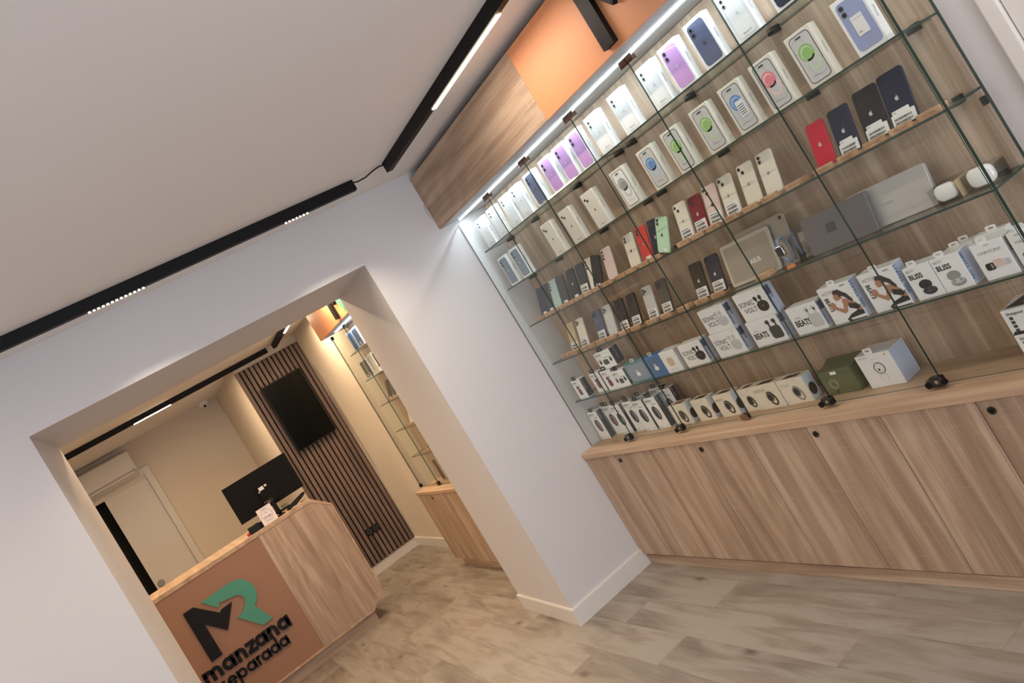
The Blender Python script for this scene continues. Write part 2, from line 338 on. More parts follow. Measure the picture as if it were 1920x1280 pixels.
# ============================================================ TRACK LIGHTS
def seg(a, b, n): return [a + (b - a) * i / n for i in range(n + 1)]
t = thing('track_light', 'long black ceiling track running along the wall above the opening', 'track light', (-2.4, 3.203, ZC))
MB().box(0, -.015, -.049, 3.79, .015, 0, 'track_black').build('track_profile', t, bevel=.0015)
for x0 in (.19, 1.03):
    m = MB(); n = 13 if x0 < 1 else 7
    m.box(x0 + 2.39, -.012, -.0505, x0 + 2.39 + n * .0175 + .005, .013, -.049, 'black')
    for i in range(n): m.cyl((x0 + 2.4 + i * .0175, .0045, -.0535), .0045, .003, 'z', 'led_warm', 10)
    m.build('spot_module', t)
    area('spot_light', (x0 + .11, 3.205, ZC - .058), .2, .012, 4.5, (1.0, .82, .62)).data.spread = 1.9
t = thing('track_light', 'black ceiling track with a lit strip beside the orange fascia', 'track light', (1.555, 3.15, ZC))
MB().box(-.016, -4.6, -.049, .016, 0, 0, 'track_black').build('track_profile', t, bevel=.0015)
for y0, y1 in ((-1.222, -.597), (-2.9, -2.1), (-4.2, -3.6)):
    MB().box(-.002, y0, -.0525, .017, y1, -.047, 'led_warm').build('light_strip', t)
    area('track_strip_light', (1.556, 3.15 + (y0 + y1) / 2, ZC - .056), .016, abs(y1 - y0), 4.3, NEUT)
o = MB().tube([(1.388, 3.2, ZC - .012), (1.41, 3.19, ZC - .02), (1.45, 3.185, ZC - .018), (1.49, 3.165, ZC - .010), (1.52, 3.155, ZC - .006), (1.545, 3.148, ZC - .01)], .0035, 'black').build('power_cable', smooth=True)
tag(o, 'short black cable joining the two ceiling tracks at the corner', 'cable')
t = thing('track_light', 'black ceiling track in the back room running left from the slatted wall', 'track light', (-2.2, 7.38, ZC))
MB().box(0, -.016, -.049, 3.77, .016, 0, 'track_black').build('track_profile', t, bevel=.0015)
MB().box(2.481, -.016, -.052, 2.814, .010, -.047, 'led_warm').build('light_strip', t)
area('track_strip_light', (.447, 7.38, ZC - .056), .33, .016, 18, WARM)
t = thing('track_light', 'short black ceiling track in the back room leading toward the camera', 'track light', (1.640, 7.345, ZC), math.radians(-2.8))
MB().box(-.018, -2.85, -.049, .018, 0, 0, 'track_black').build('track_profile', t, bevel=.0015)
for y0, y1 in ((-1.17, -.72), (-2.6, -2.0)):
    MB().box(-.002, y0, -.0525, .019, y1, -.047, 'led_warm').build('light_strip', t)
    area('track_strip_light', (1.648 + (y0 + y1) * .0245, 7.345 + (y0 + y1) / 2, ZC - .056), .016, abs(y1 - y0), 13, WARM, (0, 0, math.radians(-2.8)))
t = thing('track_light', 'black ceiling track across the back room behind the lintel', 'track light', (-.9, 4.72, ZC))
MB().box(0, -.018, -.049, 2.3, .018, 0, 'track_black').build('track_profile', t)
for x0 in (.75, 1.75):
    MB().box(x0, -.01, -.0525, x0 + .4, .01, -.047, 'led_warm').build('light_strip', t)
    area('track_strip_light', (-.9 + x0 + .2, 4.72, ZC - .056), .4, .016, 8, WARM)
t = thing('track_light', 'added black ceiling track, out of view along the left of the front room', 'track light', (-1.1, 3.1, ZC))
MB().box(-.016, -4.2, -.049, .016, 0, 0, 'track_black').build('track_profile', t)
for y0 in (-1.0, -2.4):
    MB().box(-.010, y0, -.0525, .010, y0 + .6, -.047, 'led_warm').build('light_strip', t)
    area('track_strip_light', (-1.1, 3.1 + y0 + .3, ZC - .056), .016, .6, 13, (1.0, .82, .62))  # unseen strip lamps, added to warm the lower left of the opening wall
# lamps further inside the back room, out of view behind the left pier
t = thing('track_light', 'black ceiling track behind the left pier of the opening', 'track light', (-1.2, 5.2, ZC))
MB().box(-.018, 0, -.049, .018, 2.1, 0, 'track_black').build('track_profile', t)
for y0 in (.2, 1.3):
    MB().box(-.01, y0, -.0525, .01, y0 + .6, -.047, 'led_warm').build('light_strip', t)
    area('track_strip_light', (-1.2, 5.2 + y0 + .3, ZC - .056), .016, .6, 19, WARM)
# ============================================================ MAIN DISPLAY
CX = 1.84
o = MB(); o.box(1.83, 1.0, .632, 2.1395, YW - .001, .658, 'oak_top')
tag(o.build('countertop', bevel=.0015), 'long light oak countertop running under the glass display case', 'countertop')
def door_part(y0, y1, lock, parent, xf=CX, z0=.062, z1=.628, n=None):
    dd = MB().box(xf, y0 + .0015, z0, xf + .018, y1 - .0015, z1, 'oak_z').build('door', parent, bevel=.0008)
    if lock is not None:
        k = MB(); k.cyl((xf, lock, .597), .0115, -.004, 'x', 'black_gloss', 20); k.cyl((xf - .004, lock, .597), .006, -.0015, 'x', 'black', 14); k.build('lock', dd)
    return dd
cabs = [(YW - .002, 3.235, 2.937, 3.208, 'leftmost oak base cabinet beside the white pier'), (2.937, 2.624, 2.312, 2.593, 'second oak base cabinet from the pier'),
        (2.312, 2.009, 1.706, 1.98, 'third oak base cabinet from the pier, under the green gift box'), (1.706, 1.396, 1.10, 1.363, 'oak base cabinet at the right edge of the picture')]
for a, m_, c, lk, lab in cabs:
    t = thing('base_cabinet', lab, 'cabinet', (0, 0, 0), 0, 'oak base cabinets under the display')
    MB().box(CX + .019, c + .001, .05, 2.139, a - .001, .630, 'oak_y').build('body', t)
    door_part(m_, a, None, t); door_part(c, m_, lk, t)
o = MB().box(1.852, 1.0, 0, 1.868, YW - .014, .05, 'oak_y').build('kickboard'); tag(o, 'oak kickboard strip along the floor below the base cabinets', 'kickboard')
o = MB().box(2.10, 1.127, .6585, 2.1395, YW - .001, 2.02, 'oak_z').build('back_panel'); tag(o, 'tall oak back panel behind the glass shelves', 'panel')
# fascia
t = thing('fascia', 'deep oak and orange fascia box over the display case', 'fascia', (0, 0, 0))
MB().box(1.826, 1.10, 2.022, 2.139, YW - .001, 2.318, 'header_under').build('carcass', t)
MB().box(1.807, 2.306, 2.022, 1.825, YW - .001, 2.318, 'oak_y').build('oak_front', t)
MB().box(1.807, 1.10, 2.022, 1.825, 2.305, 2.318, 'orange').build('orange_front', t)
mm = MB().box(1.925, 1.12, 2.014, 1.932, 3.50, 2.0215, 'led_cool').build('light_strip', t)
area('display_strip_light', (1.9285, 2.31, 2.012), .007, 2.36, 7, COOL, (0, math.radians(-12), 0))
# logo shapes in metres (desk size); M black, R teal
LM = [(-.12, .859), (-.039, .859), (.079, .725), (.095, .741), (.176, .744 + .115), (.176, .70), (.066, .597), (-.037, .719), (-.038, .484), (-.118, .484)]
LM = [(-.118, .862), (-.045, .862), (.079, .728), (.095, .741), (.178, .744), (.066, .597), (-.037, .719), (-.037, .484), (-.118, .484)]
def logo_R():
    out = [(.011, .860), (.224, .863)]
    cx, cz, ro = .224, .738, .124
    for i in range(1, 13):
        a = math.radians(90 - i * 12.4); out.append((cx + ro * math.cos(a), cz + ro * math.sin(a)))
    out += [(.346, .488), (.270, .486), (.157, .634), (.205, .640)]
    ri = .050; cx2, cz2 = .205, .715
    for i in range(0, 10):
        a = math.radians(-75 + i * 19); out.append((cx2 + ri * 1.0 * math.cos(a), cz2 + 1.1 * ri * math.sin(a)))
    out += [(.108, .788), (.088, .763)]
    return out
LR = logo_R()
def logo(name_parent, X, s, depth):
    m = MB(X); m.prism([(a * s, b * s) for a, b in LM], -depth, 0, 'letter_black'); m.build('letter_m', name_parent)
    m = MB(X); m.prism([(a * s, b * s) for a, b in LR], -depth, 0, 'teal'); m.build('letter_r', name_parent)
s_ = .72
t = thing('wall_logo', 'raised black and teal letter logo on the orange fascia', 'logo', (1.807, 1.849 - .118 * s_, 2.04 - .484 * s_), RW)
logo(t, Matrix.Translation((0, -.0005, 0)), s_, .022)
# glass shelves
LV = [1.804, 1.580, 1.362, 1.136, .911]; names = ['top', 'second', 'third', 'fourth', 'lowest']
for z, nmz in zip(LV, names):
    for y0, y1, side in ((1.108, 2.322, 'right'), (2.328, 3.446, 'left')):
        t = thing('glass_shelf', '%s glass shelf of the display, %s-hand half' % (nmz, side), 'shelf', (1.925, y1, z), RW, 'glass shelves of the display')
        MB().slab(0, 0, -.006, y1 - y0, .173, 0, 'glass', 'glass_edge', 'z').build('pane', t)
        for k, yy in enumerate((3.478 - .06, 3.13, 2.712, 2.372) if side == 'left' else (2.28, 1.915, 1.51, 1.165)):
            m = MB(); m.box(y1 - yy - .011, .135, -.016, y1 - yy + .011, .1745, -.0065, 'black'); m.box(y1 - yy - .011, .155, 0.0005, y1 - yy + .011, .1745, .006, 'black'); m.build('bracket', t)
# glass doors of the case
G = [3.512, 3.121, 2.719, 2.312, 1.911, 1.506, 1.105]
wh = ['nearest the white pier', 'second from the pier', 'third from the pier', 'fourth from the pier', 'fifth from the pier', 'nearest the camera']
hinge = {0: 'R', 1: 'R', 3: 'R', 4: 'R'}
for i in range(6):
    a, c = G[i], G[i + 1]
    t = thing('glass_door', 'tall clear glass door of the display case, ' + wh[i], 'glass door', (1.909, a - .0015, .668), RW, 'glass doors of the display')
    wd = a - c - .003
    MB().slab(0, 0, 0, wd, .004, 1.332, 'glass', 'glass_edge', 'y').build('pane', t)
    m = MB()
    for u in ((.0, .035), (wd - .035, wd)):
        if (i, u[0] == 0) in ((0, True), (5, False)): continue
        m.box(u[0], -.006, 1.318, u[1], .012, 1.345, 'chrome')
    m.build('top_clip', t, bevel=.001)
    if i in hinge:
        m = MB(); m.loft(rrect(wd - .022, .0, wd + .022, .03, .008), [(-.022, .003), (-.019, 0), (-.004, 0), (-.001, .002)], 'black_gloss')
        m.cyl((wd - .026, -.012, .008), .010, -.012, 'y', 'black', 14); m.cyl((wd + .024, -.012, .010), .008, -.010, 'y', 'black', 14); m.cyl((wd + .004, -.024, .016), .006, .004, 'y', 'steel', 12)
        m.build('lock', t)
    if i in (2, 4):
        m = MB(); m.box(wd - .045, -.005, -.005, wd - .002, .012, .016, 'chrome'); m.build('bottom_clip', t, bevel=.001)
t = thing('glass_screen', 'narrow glass side pane at the near end of the display case', 'glass screen', (0, 0, 0))
MB().slab(1.919, 1.100, .6585, 2.098, 1.108, 2.0, 'glass', 'glass_edge', 'y').build('pane', t)
m = MB(); m.box(2.098, 1.112, 1.312, 2.118, 1.1265, 1.335, 'black'); o = m.build('magnetic_catch', bevel=.002); tag(o, 'small black catch on the near edge of the oak back panel', 'catch')
m = MB(); m.tube([(1.803, 3.512, 2.17), (1.795, 3.5, 2.155), (1.792, 3.495, 2.13), (1.796, 3.5, 2.10), (1.802, 3.508, 2.085), (1.806, 3.512, 2.08)], .003, 'white_trim'); o = m.build('white_cable', smooth=True); tag(o, 'small loop of white cable at the left end of the fascia', 'cable')
# ============================================================ PRODUCT KIT (local: x right, y into shelf, z up, front face y=0)
APPLE = [(0, .30), (.12, .36), (.26, .34), (.40, .22), (.28, .08), (.26, -.08), (.42, -.24), (.30, -.48), (.16, -.56), (0, -.50), (-.16, -.56), (-.34, -.42), (-.44, -.14), (-.44, .12), (-.34, .30), (-.16, .36)]
def apple(m, x, z, s, c, y=-.0006):
    m.prism([(x + a * s, z + b_ * s) for a, b_ in APPLE], y, y + .0003, c)
    m.prism([(x + a * s, z + b_ * s) for a, b_ in ((.02, .42), (.04, .60), (.18, .70), (.17, .54))], y, y + .0003, c)
def lens(m, x, z, r, y0=-.002, ringc='dgrey'):
    m.cyl((x, 0, z), r, y0, 'y', ringc, 16); m.cyl((x, y0, z), r * .62, -.0004, 'y', 'black_gloss', 14)
def barcode(m, x0, z0, w_, h_, y, rows=2):
    rnd = random.Random(3)
    for r in range(rows):
        zb = z0 + r * h_ * 1.5; x = x0
        while x < x0 + w_:
            q = rnd.choice((.0007, .0012, .002)); m.prism([(x, zb), (x + q, zb), (x + q, zb + h_), (x, zb + h_)], y, y + .0003, 'ink'); x += q + rnd.choice((.0008, .0014))
def phone(y, z, colour, label, x=1.972, wdt=.072, hgt=.146, cams='two', sticker=None, roll=0, lean=17, mark='lgrey', apple_on=True, group='second-hand phones on wooden stands', case=None):
    t = thing('smartphone', label, 'phone', (x, y, z + .009), RW, group)
    X = Matrix.Translation((wdt / 2, .002, 0)) @ Matrix.Rotation(math.radians(-lean), 4, 'X') @ Matrix.Rotation(math.radians(roll), 4, 'Y') @ Matrix.Translation((-wdt / 2, 0, 0))
    P = rrect(0, 0, wdt, hgt, .0095, 6)
    MB(X).loft(P, [(0, .0016), (.0012, .0003), (.0022, 0), (.0062, 0), (.0078, .001)], colour).build('body', t, smooth=False)
    m = MB(X)
    if cams in ('two', 'diag', 'three'):
        a, e = .0045, hgt - .036
        if cams != 'bare2': m.loft(rrect(a, e, a + .031, e + .031, .008, 4), [(-.0012, .0006), (-.0003, 0), (.0004, 0)], colour)
        pts = {'two': [(.0115, .0225), (.0115, .0085)], 'diag': [(.009, .023), (.022, .008)], 'three': [(.009, .023), (.009, .0085), (.0225, .0155)]}[cams]
        for a1, b1 in pts:
            m.cyl((a + a1, -.0012, e + b1), .0062, -.0016, 'y', 'dgrey', 16); m.cyl((a + a1, -.0028, e + b1), .0042, -.0003, 'y', 'black_gloss', 14)
    elif cams == 'one':
        m.cyl((.012, 0, hgt - .012), .0055, -.0012, 'y', 'black_gloss', 16)
    elif cams == 'col':
        for k in range(3): m.cyl((.011, 0, hgt - .014 - k * .015), .0055, -.0015, 'y', 'black_gloss', 16)
    if m.v: m.build('camera_lenses', t)
    if apple_on:
        m = MB(X); apple(m, wdt / 2, hgt * .5, .0125, mark, -.0004); m.build('emblem', t)
    if sticker == 'label':
        m = MB(X); m.prism(rrect(.006, .004, wdt - .004, .044, .002, 2), -.0008, 0, 'sticker'); barcode(m, .011, .009, wdt - .024, .009, -.0011); m.prism(rrect(.011, .036, .05, .0385, .0005, 1), -.0011, -.0008, 'dgrey'); m.build('sticker', t)
    elif sticker == 'tab':
        m = MB(X); m.prism(rrect(.006, .003, wdt - .003, .036, .002, 2), -.0008, 0, 'sticker'); m.prism(rrect(.012, .030, wdt - .016, .046, .002, 2), -.0010, 0, 'sticker')
        barcode(m, .012, .008, wdt - .026, .007, -.0011); m.text('MR', .016, .038, .006, 'ink', -.0012); m.build('sticker', t)
    elif sticker == 'small':
        m = MB(X); m.prism(rrect(wdt * .35, .006, wdt * .8, .018, .003, 2), -.0008, 0, 'sticker'); m.text('MR', wdt * .42, .009, .007, 'ink', -.0010); m.build('sticker', t)
    return t
def stand(y, z, label, x=1.958, wd=.067):
    t = thing('phone_stand', label, 'stand', (x, y, z), RW, 'small wooden phone stands')
    m = MB(); m.box(0, 0, 0, wd, .011, .017, 'beech'); m.box(0, .011, 0, wd, .028, .008, 'beech'); m.box(0, .028, 0, wd, .042, .015, 'beech'); m.build('block', t, bevel=.001)
    m = MB(); m.text('manzana reparada', wd / 2, .006, .0055, 'maroon', -.0005, align='c'); m.build('engraving', t)
    return t
def phonebox(y, z, style, label, x=1.948, wd=.089, ht=.158, dp=.031, group='phone boxes', col=None, extra=None, body='white', rz=0):
    t = thing('phone_box', label, 'box', (x, y, z), RW + rz, group)
    MB().box(0, 0, 0, wd, dp, ht, body).build('carton', t, bevel=.0012)
    m = MB()
    if style == 'white':
        m.frame(rrect(.012, .010, wd - .008, ht - .008, .012), rrect(.0127, .0107, wd - .0087, ht - .0087, .0114), -.0004, 0, 'lgrey')
        for k in (0, 1): lens(m, .020, ht - .022 - k * .017, .0062, -.0008, 'grey')
        apple(m, wd * .55, ht * .52, .008, 'lgrey'); m.text('iPhone 16', wd * .36, .018, .008, 'dgrey'); m.text('128 GB', wd * .36, .010, .0045, 'grey')
    elif style == 'white13':
        for a, c in ((.016, ht - .026), (.030, ht - .034)): lens(m, a, c, .0062, -.0008, 'dgrey')
        apple(m, wd * .5, ht * .5, .010, 'ink'); m.text('iPhone 14', wd * .36, .012, .008, 'dgrey')
    elif style == 'colour':
        m.loft(rrect(.009, .010, wd - .006, ht - .010, .013), [(-.0010, .0006), (0, 0)], col)
        m.prism(rrect(.013, ht - .052, .034, ht - .014, .010), -.0014, -.0008, col)
        for k in (0, 1): m.cyl((.0235, -.0014, ht - .025 - k * .018), .0075, -.0006, 'y', 'dgrey', 16); m.cyl((.0235, -.0020, ht - .025 - k * .018), .0042, -.0003, 'y', 'black_gloss', 12)
        apple(m, wd * .52, ht * .5, .011, 'dgrey' if col in ('slate', 'navy') else 'lav', -.0014)
    elif style == 'screen':
        c1, c2 = col
        m.prism(rrect(.010, .009, wd - .008, ht - .008, .013), -.0004, 0, 'ink')
        m.prism(rrect(.0122, .0112, wd - .0102, ht - .0102, .011), -.0006, -.0003, c2[1] if isinstance(c2, tuple) else 'lgrey')
        cc = c2[0] if isinstance(c2, tuple) else c2
        m.prism(circ(wd * .5, ht * .60, .025, 20), -.0010, -.0004, c1); m.prism(circ(wd * .57, ht * .44, .022, 20, .028), -.0008, -.0004, cc)
        m.prism(circ(wd * .5, ht * .60, .0185, 20), -.0012, -.0010, cc); m.prism(circ(wd * .52, ht * .585, .0165, 20), -.0014, -.0011, c1)
        m.prism(circ(wd * .57, ht * .43, .0155, 20, .020), -.0010, -.0008, c2[1] if isinstance(c2, tuple) else 'lgrey')
        m.ring(wd * .62, ht * .32, .026, .0255, -.0009, -.0005, 'grey'); m.ring(wd * .36, ht * .75, .022, .0215, -.0009, -.0005, 'grey')
        m.prism(rrect(wd * .5 - .011, ht - .020, wd * .5 + .009, ht - .0155, .002, 3), -.0012, -.0004, 'ink')
        m.text('iPhone 15', wd * .30, .026, .007, 'dgrey')
    m.build('printed_picture', t)
    m = MB(); m.text('iPhone', -ht * .62, dp * .35, .012, 'grey', 0)   # side lettering on the right face
    m.v = [Vector((wd + .0006, dp * .35 + v.z - dp * .35, -v.x)) for v in m.v]; m.build('side_lettering', t)
    if extra == 'label':
        m = MB(); m.prism(rrect(wd * .42, ht * .30, wd * .80, ht * .62, .002, 2), -.0020, -.0012, 'sticker')
        for k in range(5): m.prism(rrect(wd * .46, ht * (.34 + k * .045), wd * .74, ht * (.355 + k * .045), .0004, 1), -.0023, -.0019, 'dgrey')
        m.build('sticker', t)
    if extra == 'price':
        m = MB(); m.prism(rrect(wd * .34, ht * .30, wd * .72, ht * .64, .002, 2), -.0024, -.0012, 'sticker')
        m.text('MR', wd * .40, ht * .34, .007, 'ink', -.0027); m.text('manzana reparada', wd * .38, ht * .575, .0042, 'grey', -.0027); m.build('sticker', t)
    if extra == 'strip':
        m = MB(); m.prism([(wd * .52, .012), (wd * .80, .006), (wd * .80, .011), (wd * .52, .017)], -.0026, -.0012, 'gold'); m.build('sticker', t)
    return t
def tab(t, x, z, wd=.026, ht=.015, c='white', y=.002):
    m = MB(); O = rrect(x - wd / 2, z, x + wd / 2, z + ht, .004, 4); I = rrect(x - wd * .26, z + ht * .35, x + wd * .26, z + ht * .68, .002, 4)
    m.frame(O, I, y, y + .0012, c); m.build('hang_tab', t)
# ---- top shelf boxes
T1 = [(3.420, 'white', None, None, 'leftmost white phone box on the top shelf'), (3.272, 'white', None, None, 'white phone box on the top shelf, second from the left'),
      (3.118, 'white', None, None, 'white phone box on the top shelf, third from the left'), (2.998, 'white', None, None, 'white phone box standing just left of the first dark one on the top shelf'),
      (2.848, 'colour', 'slate', 'strip', 'dark phone box with a yellow strip left of the purple boxes'), (2.695, 'colour', 'purple', None, 'first purple phone box of the three standing together'),
      (2.568, 'colour', 'purple', None, 'middle purple phone box of the three standing together'), (2.448, 'colour', 'purple', None, 'third purple phone box of the three standing together'),
      (2.302, 'white', None, None, 'white phone box standing just right of the three purple boxes'), (2.134, 'white', None, None, 'white phone box on the top shelf, alone between two wide gaps'),
      (1.946, 'white', None, None, 'white phone box left of the single purple box on the top shelf'), (1.818, 'colour', 'purple', None, 'single purple phone box right of a white one on the top shelf'),
      (1.681, 'colour', 'slate', None, 'large dark phone box right of the single purple box'), (1.534, 'white', None, None, 'white phone box crossed by a light streak near the picture top'),
      (1.376, 'colour', 'navy', None, 'dark phone box cut off by the top edge of the picture')]
for y, st, c, ex, lab in T1: phonebox(y, LV[0], st, lab, col=c, extra=ex, group='phone boxes on the top shelf')
T2 = [(3.420, 'colour', 'silverblue', None, 'grey-blue phone box at the left end of the second shelf'), (3.284, 'colour', 'silverblue', None, 'grey-blue phone box second on the second shelf'),
      (2.932, 'white13', None, None, 'first white phone box with a black emblem on the second shelf'), (2.760, 'white13', None, None, 'middle white phone box with a black emblem on the second shelf'),
      (2.562, 'white13', None, None, 'third white phone box with a black emblem on the second shelf'), (2.337, 'screen', ('grey', ('lgrey', 'white')), None, 'phone box with a grey bubble screen picture'),
      (2.150, 'screen', ('blue', ('lblue', 'lgrey')), None, 'phone box with a blue bubble picture, left of the green ones'), (2.001, 'screen', ('green', ('lgreen', 'lgrey')), None, 'first phone box with a green bubble picture, right of a blue one'),
      (1.840, 'screen', ('green', ('lgreen', 'lgrey')), None, 'second phone box with a green bubble picture, left of the stickered blue one'), (1.694, 'screen', ('blue', ('lblue', 'lgrey')), 'label', 'phone box with a blue bubble picture and a white sticker'),
      (1.554, 'screen', ('pink', ('lpink', 'lgrey')), None, 'phone box with a pink bubble picture'), (1.408, 'screen', ('green', ('lgreen', 'lgrey')), None, 'phone box with a green bubble picture, right of the pink one'),
      (1.243, 'colour', 'lilac', 'price', 'lilac phone box with a white price label at the right end of the second shelf')]
for y, st, c, ex, lab in T2: phonebox(y, LV[1], st, lab, col=c, extra=ex, group='phone boxes on the second shelf', body='white' if st == 'colour' else 'offwhite')
# ---- third shelf phones: y, colour, cams, sticker, roll, kwargs, label, stand
T3 = [(3.372, 'g_plum', 'one', 'small', 4, 0, 'dark purple phone at the left end of the third shelf'), (3.300, 'g_dgrey', 'none', 'small', 2, 0, 'grey phone leaning on the dark purple one at the left end'),
      (3.228, 'g_palemint', 'col', None, 0, 1, 'pale blue phone on the third shelf'), (3.152, 'g_dgrey', 'none', 'small', 0, 1, 'dark grey phone right of the pale blue one'),
      (3.048, 'g_ink', 'none', 'small', 0, 1, 'black phone without camera bump, third shelf, left of the silver one'), (2.962, 'g_ink', 'one', 'label', 2, 1, 'silver phone with its dark reflection painted as a black body'),  # black body colour stands for a dark reflection on a silver phone
      (2.876, 'g_cream', 'col', None, 2, 0, 'cream phone partly hidden by a leaning black phone'), (2.838, 'g_ink', 'none', 'small', 16, 0, 'glossy black phone tilted over the cream one'),
      (2.727, 'g_rose', 'col', None, 0, 0, 'pinkish beige phone with a column of three lenses'), (2.553, 'g_cream', 'two', None, 0, 2, 'white phone left of the coral red one on the third shelf'),
      (2.463, 'g_coral', 'two', 'small', 0, 2, 'coral red phone on the third shelf'), (2.388, 'g_navy', 'two', None, 5, 2, 'dark navy phone between the coral and mint phones'),
      (2.348, 'g_mint', 'two', 'small', 18, 2, 'mint green phone tilted to the right'), (2.204, 'g_cream', 'diag', 'label', 0, 3, 'cream labelled phone left of the dark red one'),
      (2.121, 'g_dred', 'diag', 'label', 0, 3, 'dark red labelled phone on the third shelf'), (2.042, 'g_rose', 'diag', 'label', 3, 3, 'pale pink labelled phone right of the dark red one'),
      (1.952, 'g_cream', 'diag', 'label', 0, 3, 'cream labelled phone right of the pale pink one'), (1.851, 'g_cream', 'diag', None, 0, 3, 'cream phone with diagonal lenses and no label'),
      (1.760, 'g_cream', 'two', None, 0, 3, 'cream phone with vertical lenses beside two empty stands'), (1.545, 'g_red', 'none', None, 0, 3, 'bright red phone with a white emblem'),
      (1.461, 'g_navy', 'one', 'tab', 0, 3, 'navy labelled phone just right of the bright red one'), (1.368, 'g_ink', 'one', 'tab', 0, 3, 'blackish labelled phone between two navy ones'),
      (1.285, 'g_navy', 'one', 'tab', 0, 3, 'navy labelled phone at the right end of the third shelf')]
big = {1.461: .080, 1.368: .078, 1.285: .079}
for y, c, cm, st, rl, k, lab in T3:
    wdt = {1.285: .079, 1.368: .078, 1.461: .072, 1.545: .066}.get(y, .070); hh = {1.545: .138, 1.461: .14, 1.368: .148, 1.285: .152, 2.348: .138, 2.121: .136}.get(y, .142)
    phone(y, LV[2], c, lab, cams=cm, sticker=st, roll=rl, wdt=wdt, hgt=hh, apple_on=(y < 2.6 or y == 3.048) , mark='lgrey' if c not in ('g_cream', 'g_mint', 'g_rose', 'g_coral') else 'ink' if c in ('g_mint', 'g_rose') or y > 2.5 else 'grey', group='phones standing on the third shelf', x=1.974 if y != 2.348 and y != 2.838 else 1.962)
for y, lab in ((3.388, 'under the dark purple phone'), (3.313, 'left of the pale blue phone'), (3.238, 'under the pale blue phone'), (3.160, 'under the dark grey phone'), (3.083, 'under the black phone left of the silver one'),
               (3.005, 'under the silver phone on the third shelf'), (2.925, 'under the cream phone and its leaning neighbour'), (2.846, 'beneath the tilted glossy black phone'), (2.765, 'under the pinkish beige phone'),
               (2.655, 'left of the white phone, nearly empty'), (2.572, 'under the white phone beside the coral one'), (2.482, 'under the coral red phone'), (2.402, 'under the navy and mint phones'),
               (2.222, 'under the cream phone left of the dark red one'), (2.137, 'under the dark red phone'), (2.053, 'under the pale pink phone'), (1.962, 'under the cream phone beside the pale pink one'),
               (1.862, 'under the unlabelled cream phone with diagonal lenses'), (1.772, 'under the cream phone with vertical lenses'), (1.668, 'standing empty left of the bright red phone'),
               (1.550, 'under the bright red phone'), (1.462, 'under the first navy phone at the right'), (1.372, 'under the blackish phone at the right'), (1.288, 'under the last navy phone'), (1.205, 'standing empty at the right end of the third shelf')):
    stand(y, LV[2], 'wooden phone stand ' + lab, x=1.956)
# ---- fourth shelf phones
T4 = [(3.290, 'g_gold', 'none', 'label', 0, 'pale gold phone at the left end of the fourth shelf'), (3.195, 'g_cream', 'three', 'label', 0, 'cream three-lens phone second on the fourth shelf'), (3.032, 'g_slate', 'three', 'label', 0, 'slate blue three-lens phone on the fourth shelf'),
      (2.942, 'g_lgrey', 'three', None, 0, 'silver three-lens phone right of the slate blue one'), (2.838, 'g_ink', 'three', 'label', 0, 'left of two black three-lens phones on the fourth shelf'), (2.745, 'g_ink', 'three', 'label', 0, 'right of two black three-lens phones on the fourth shelf'),
      (2.622, 'g_lgrey', 'three', 'label', 0, 'silver labelled three-lens phone left of a brown-black one'), (2.522, 'g_dgrey', 'three', 'label', 0, 'brown-black three-lens phone beside a wide gap'), (2.298, 'g_ink', 'one', 'label', 0, 'slim black phone left of the blue one near the tablets'),
      (2.203, 'g_steelblue', 'one', 'label', 0, 'blue phone with a white emblem beside the tablets')]
for y, c, cm, st, rl, lab in T4:
    if y == 2.203: c = 'g_navy'
    phone(y, LV[3], c, lab, cams=cm, sticker=st, roll=rl, wdt=.069 if y > 2.3 else .072, hgt=.142, apple_on=y < 2.3, mark='lgrey', group='phones standing on the fourth shelf')
for y, lab in ((3.385, 'standing empty at the left end of the fourth shelf'), (3.300, 'under the pale gold phone'), (3.205, 'under the cream three-lens phone'), (3.122, 'standing empty left of the slate blue phone'), (3.040, 'under the slate blue phone'), (2.950, 'under the silver phone by the slate blue one'),
               (2.845, 'under the left black three-lens phone'), (2.752, 'under the right black three-lens phone'), (2.630, 'under the silver labelled phone'), (2.530, 'under the brown-black phone'), (2.415, 'standing empty right of the brown-black phone'),
               (2.302, 'under the slim black phone'), (2.208, 'under the blue phone'), (1.962, 'in front of the tablets')):
    stand(y, LV[3], 'wooden phone stand ' + lab, x=1.956 if y > 1.97 else 1.948)
# ---- tablets, watch, laptops, earbud cases
def lean_X(a, yoff=0): return Matrix.Translation((0, yoff, 0)) @ Matrix.Rotation(math.radians(-a), 4, 'X')
mat('tablet_grey', (150, 145, 138), .35, metal=.3); mat('tablet_silver', (176, 172, 164), .3, metal=.2); mat('laptop_dark', (108, 104, 106), .3, metal=.3); mat('laptop_light', (190, 186, 182), .28, metal=.2)
t = thing('tablet', 'silver tablet with a corner camera leaning behind the other one', 'tablet', (1.995, 2.035, LV[3] + .002), RW)
X = lean_X(14, .002); MB(X).loft(rrect(0, 0, .24, .172, .010), [(0, .001), (.001, 0), (.006, 0)], 'tablet_grey').build('body', t)
m = MB(X); m.cyl((.222, 0, .158), .006, -.0015, 'y', 'black_gloss'); m.build('camera_lenses', t)
t = thing('tablet', 'grey tablet with white lettering in front of the silver one', 'tablet', (1.985, 2.112, LV[3] + .002), RW)
X = lean_X(14, .0); MB(X).loft(rrect(0, 0, .245, .155, .010), [(0, .001), (.001, 0), (.006, 0)], 'tablet_silver').build('body', t)
m = MB(X); m.text('ASUS', .12, .055, .022, 'white', -.0006, bold=.02); m.prism(rrect(.012, .010, .232, .142, .006), -.0003, 0, 'tablet_grey'); m.build('printed_text', t)
t = thing('smartwatch', 'small watch with a black screen and pale blue strap on a clear stand', 'watch', (1.955, 1.835, LV[3] + .002), RW)
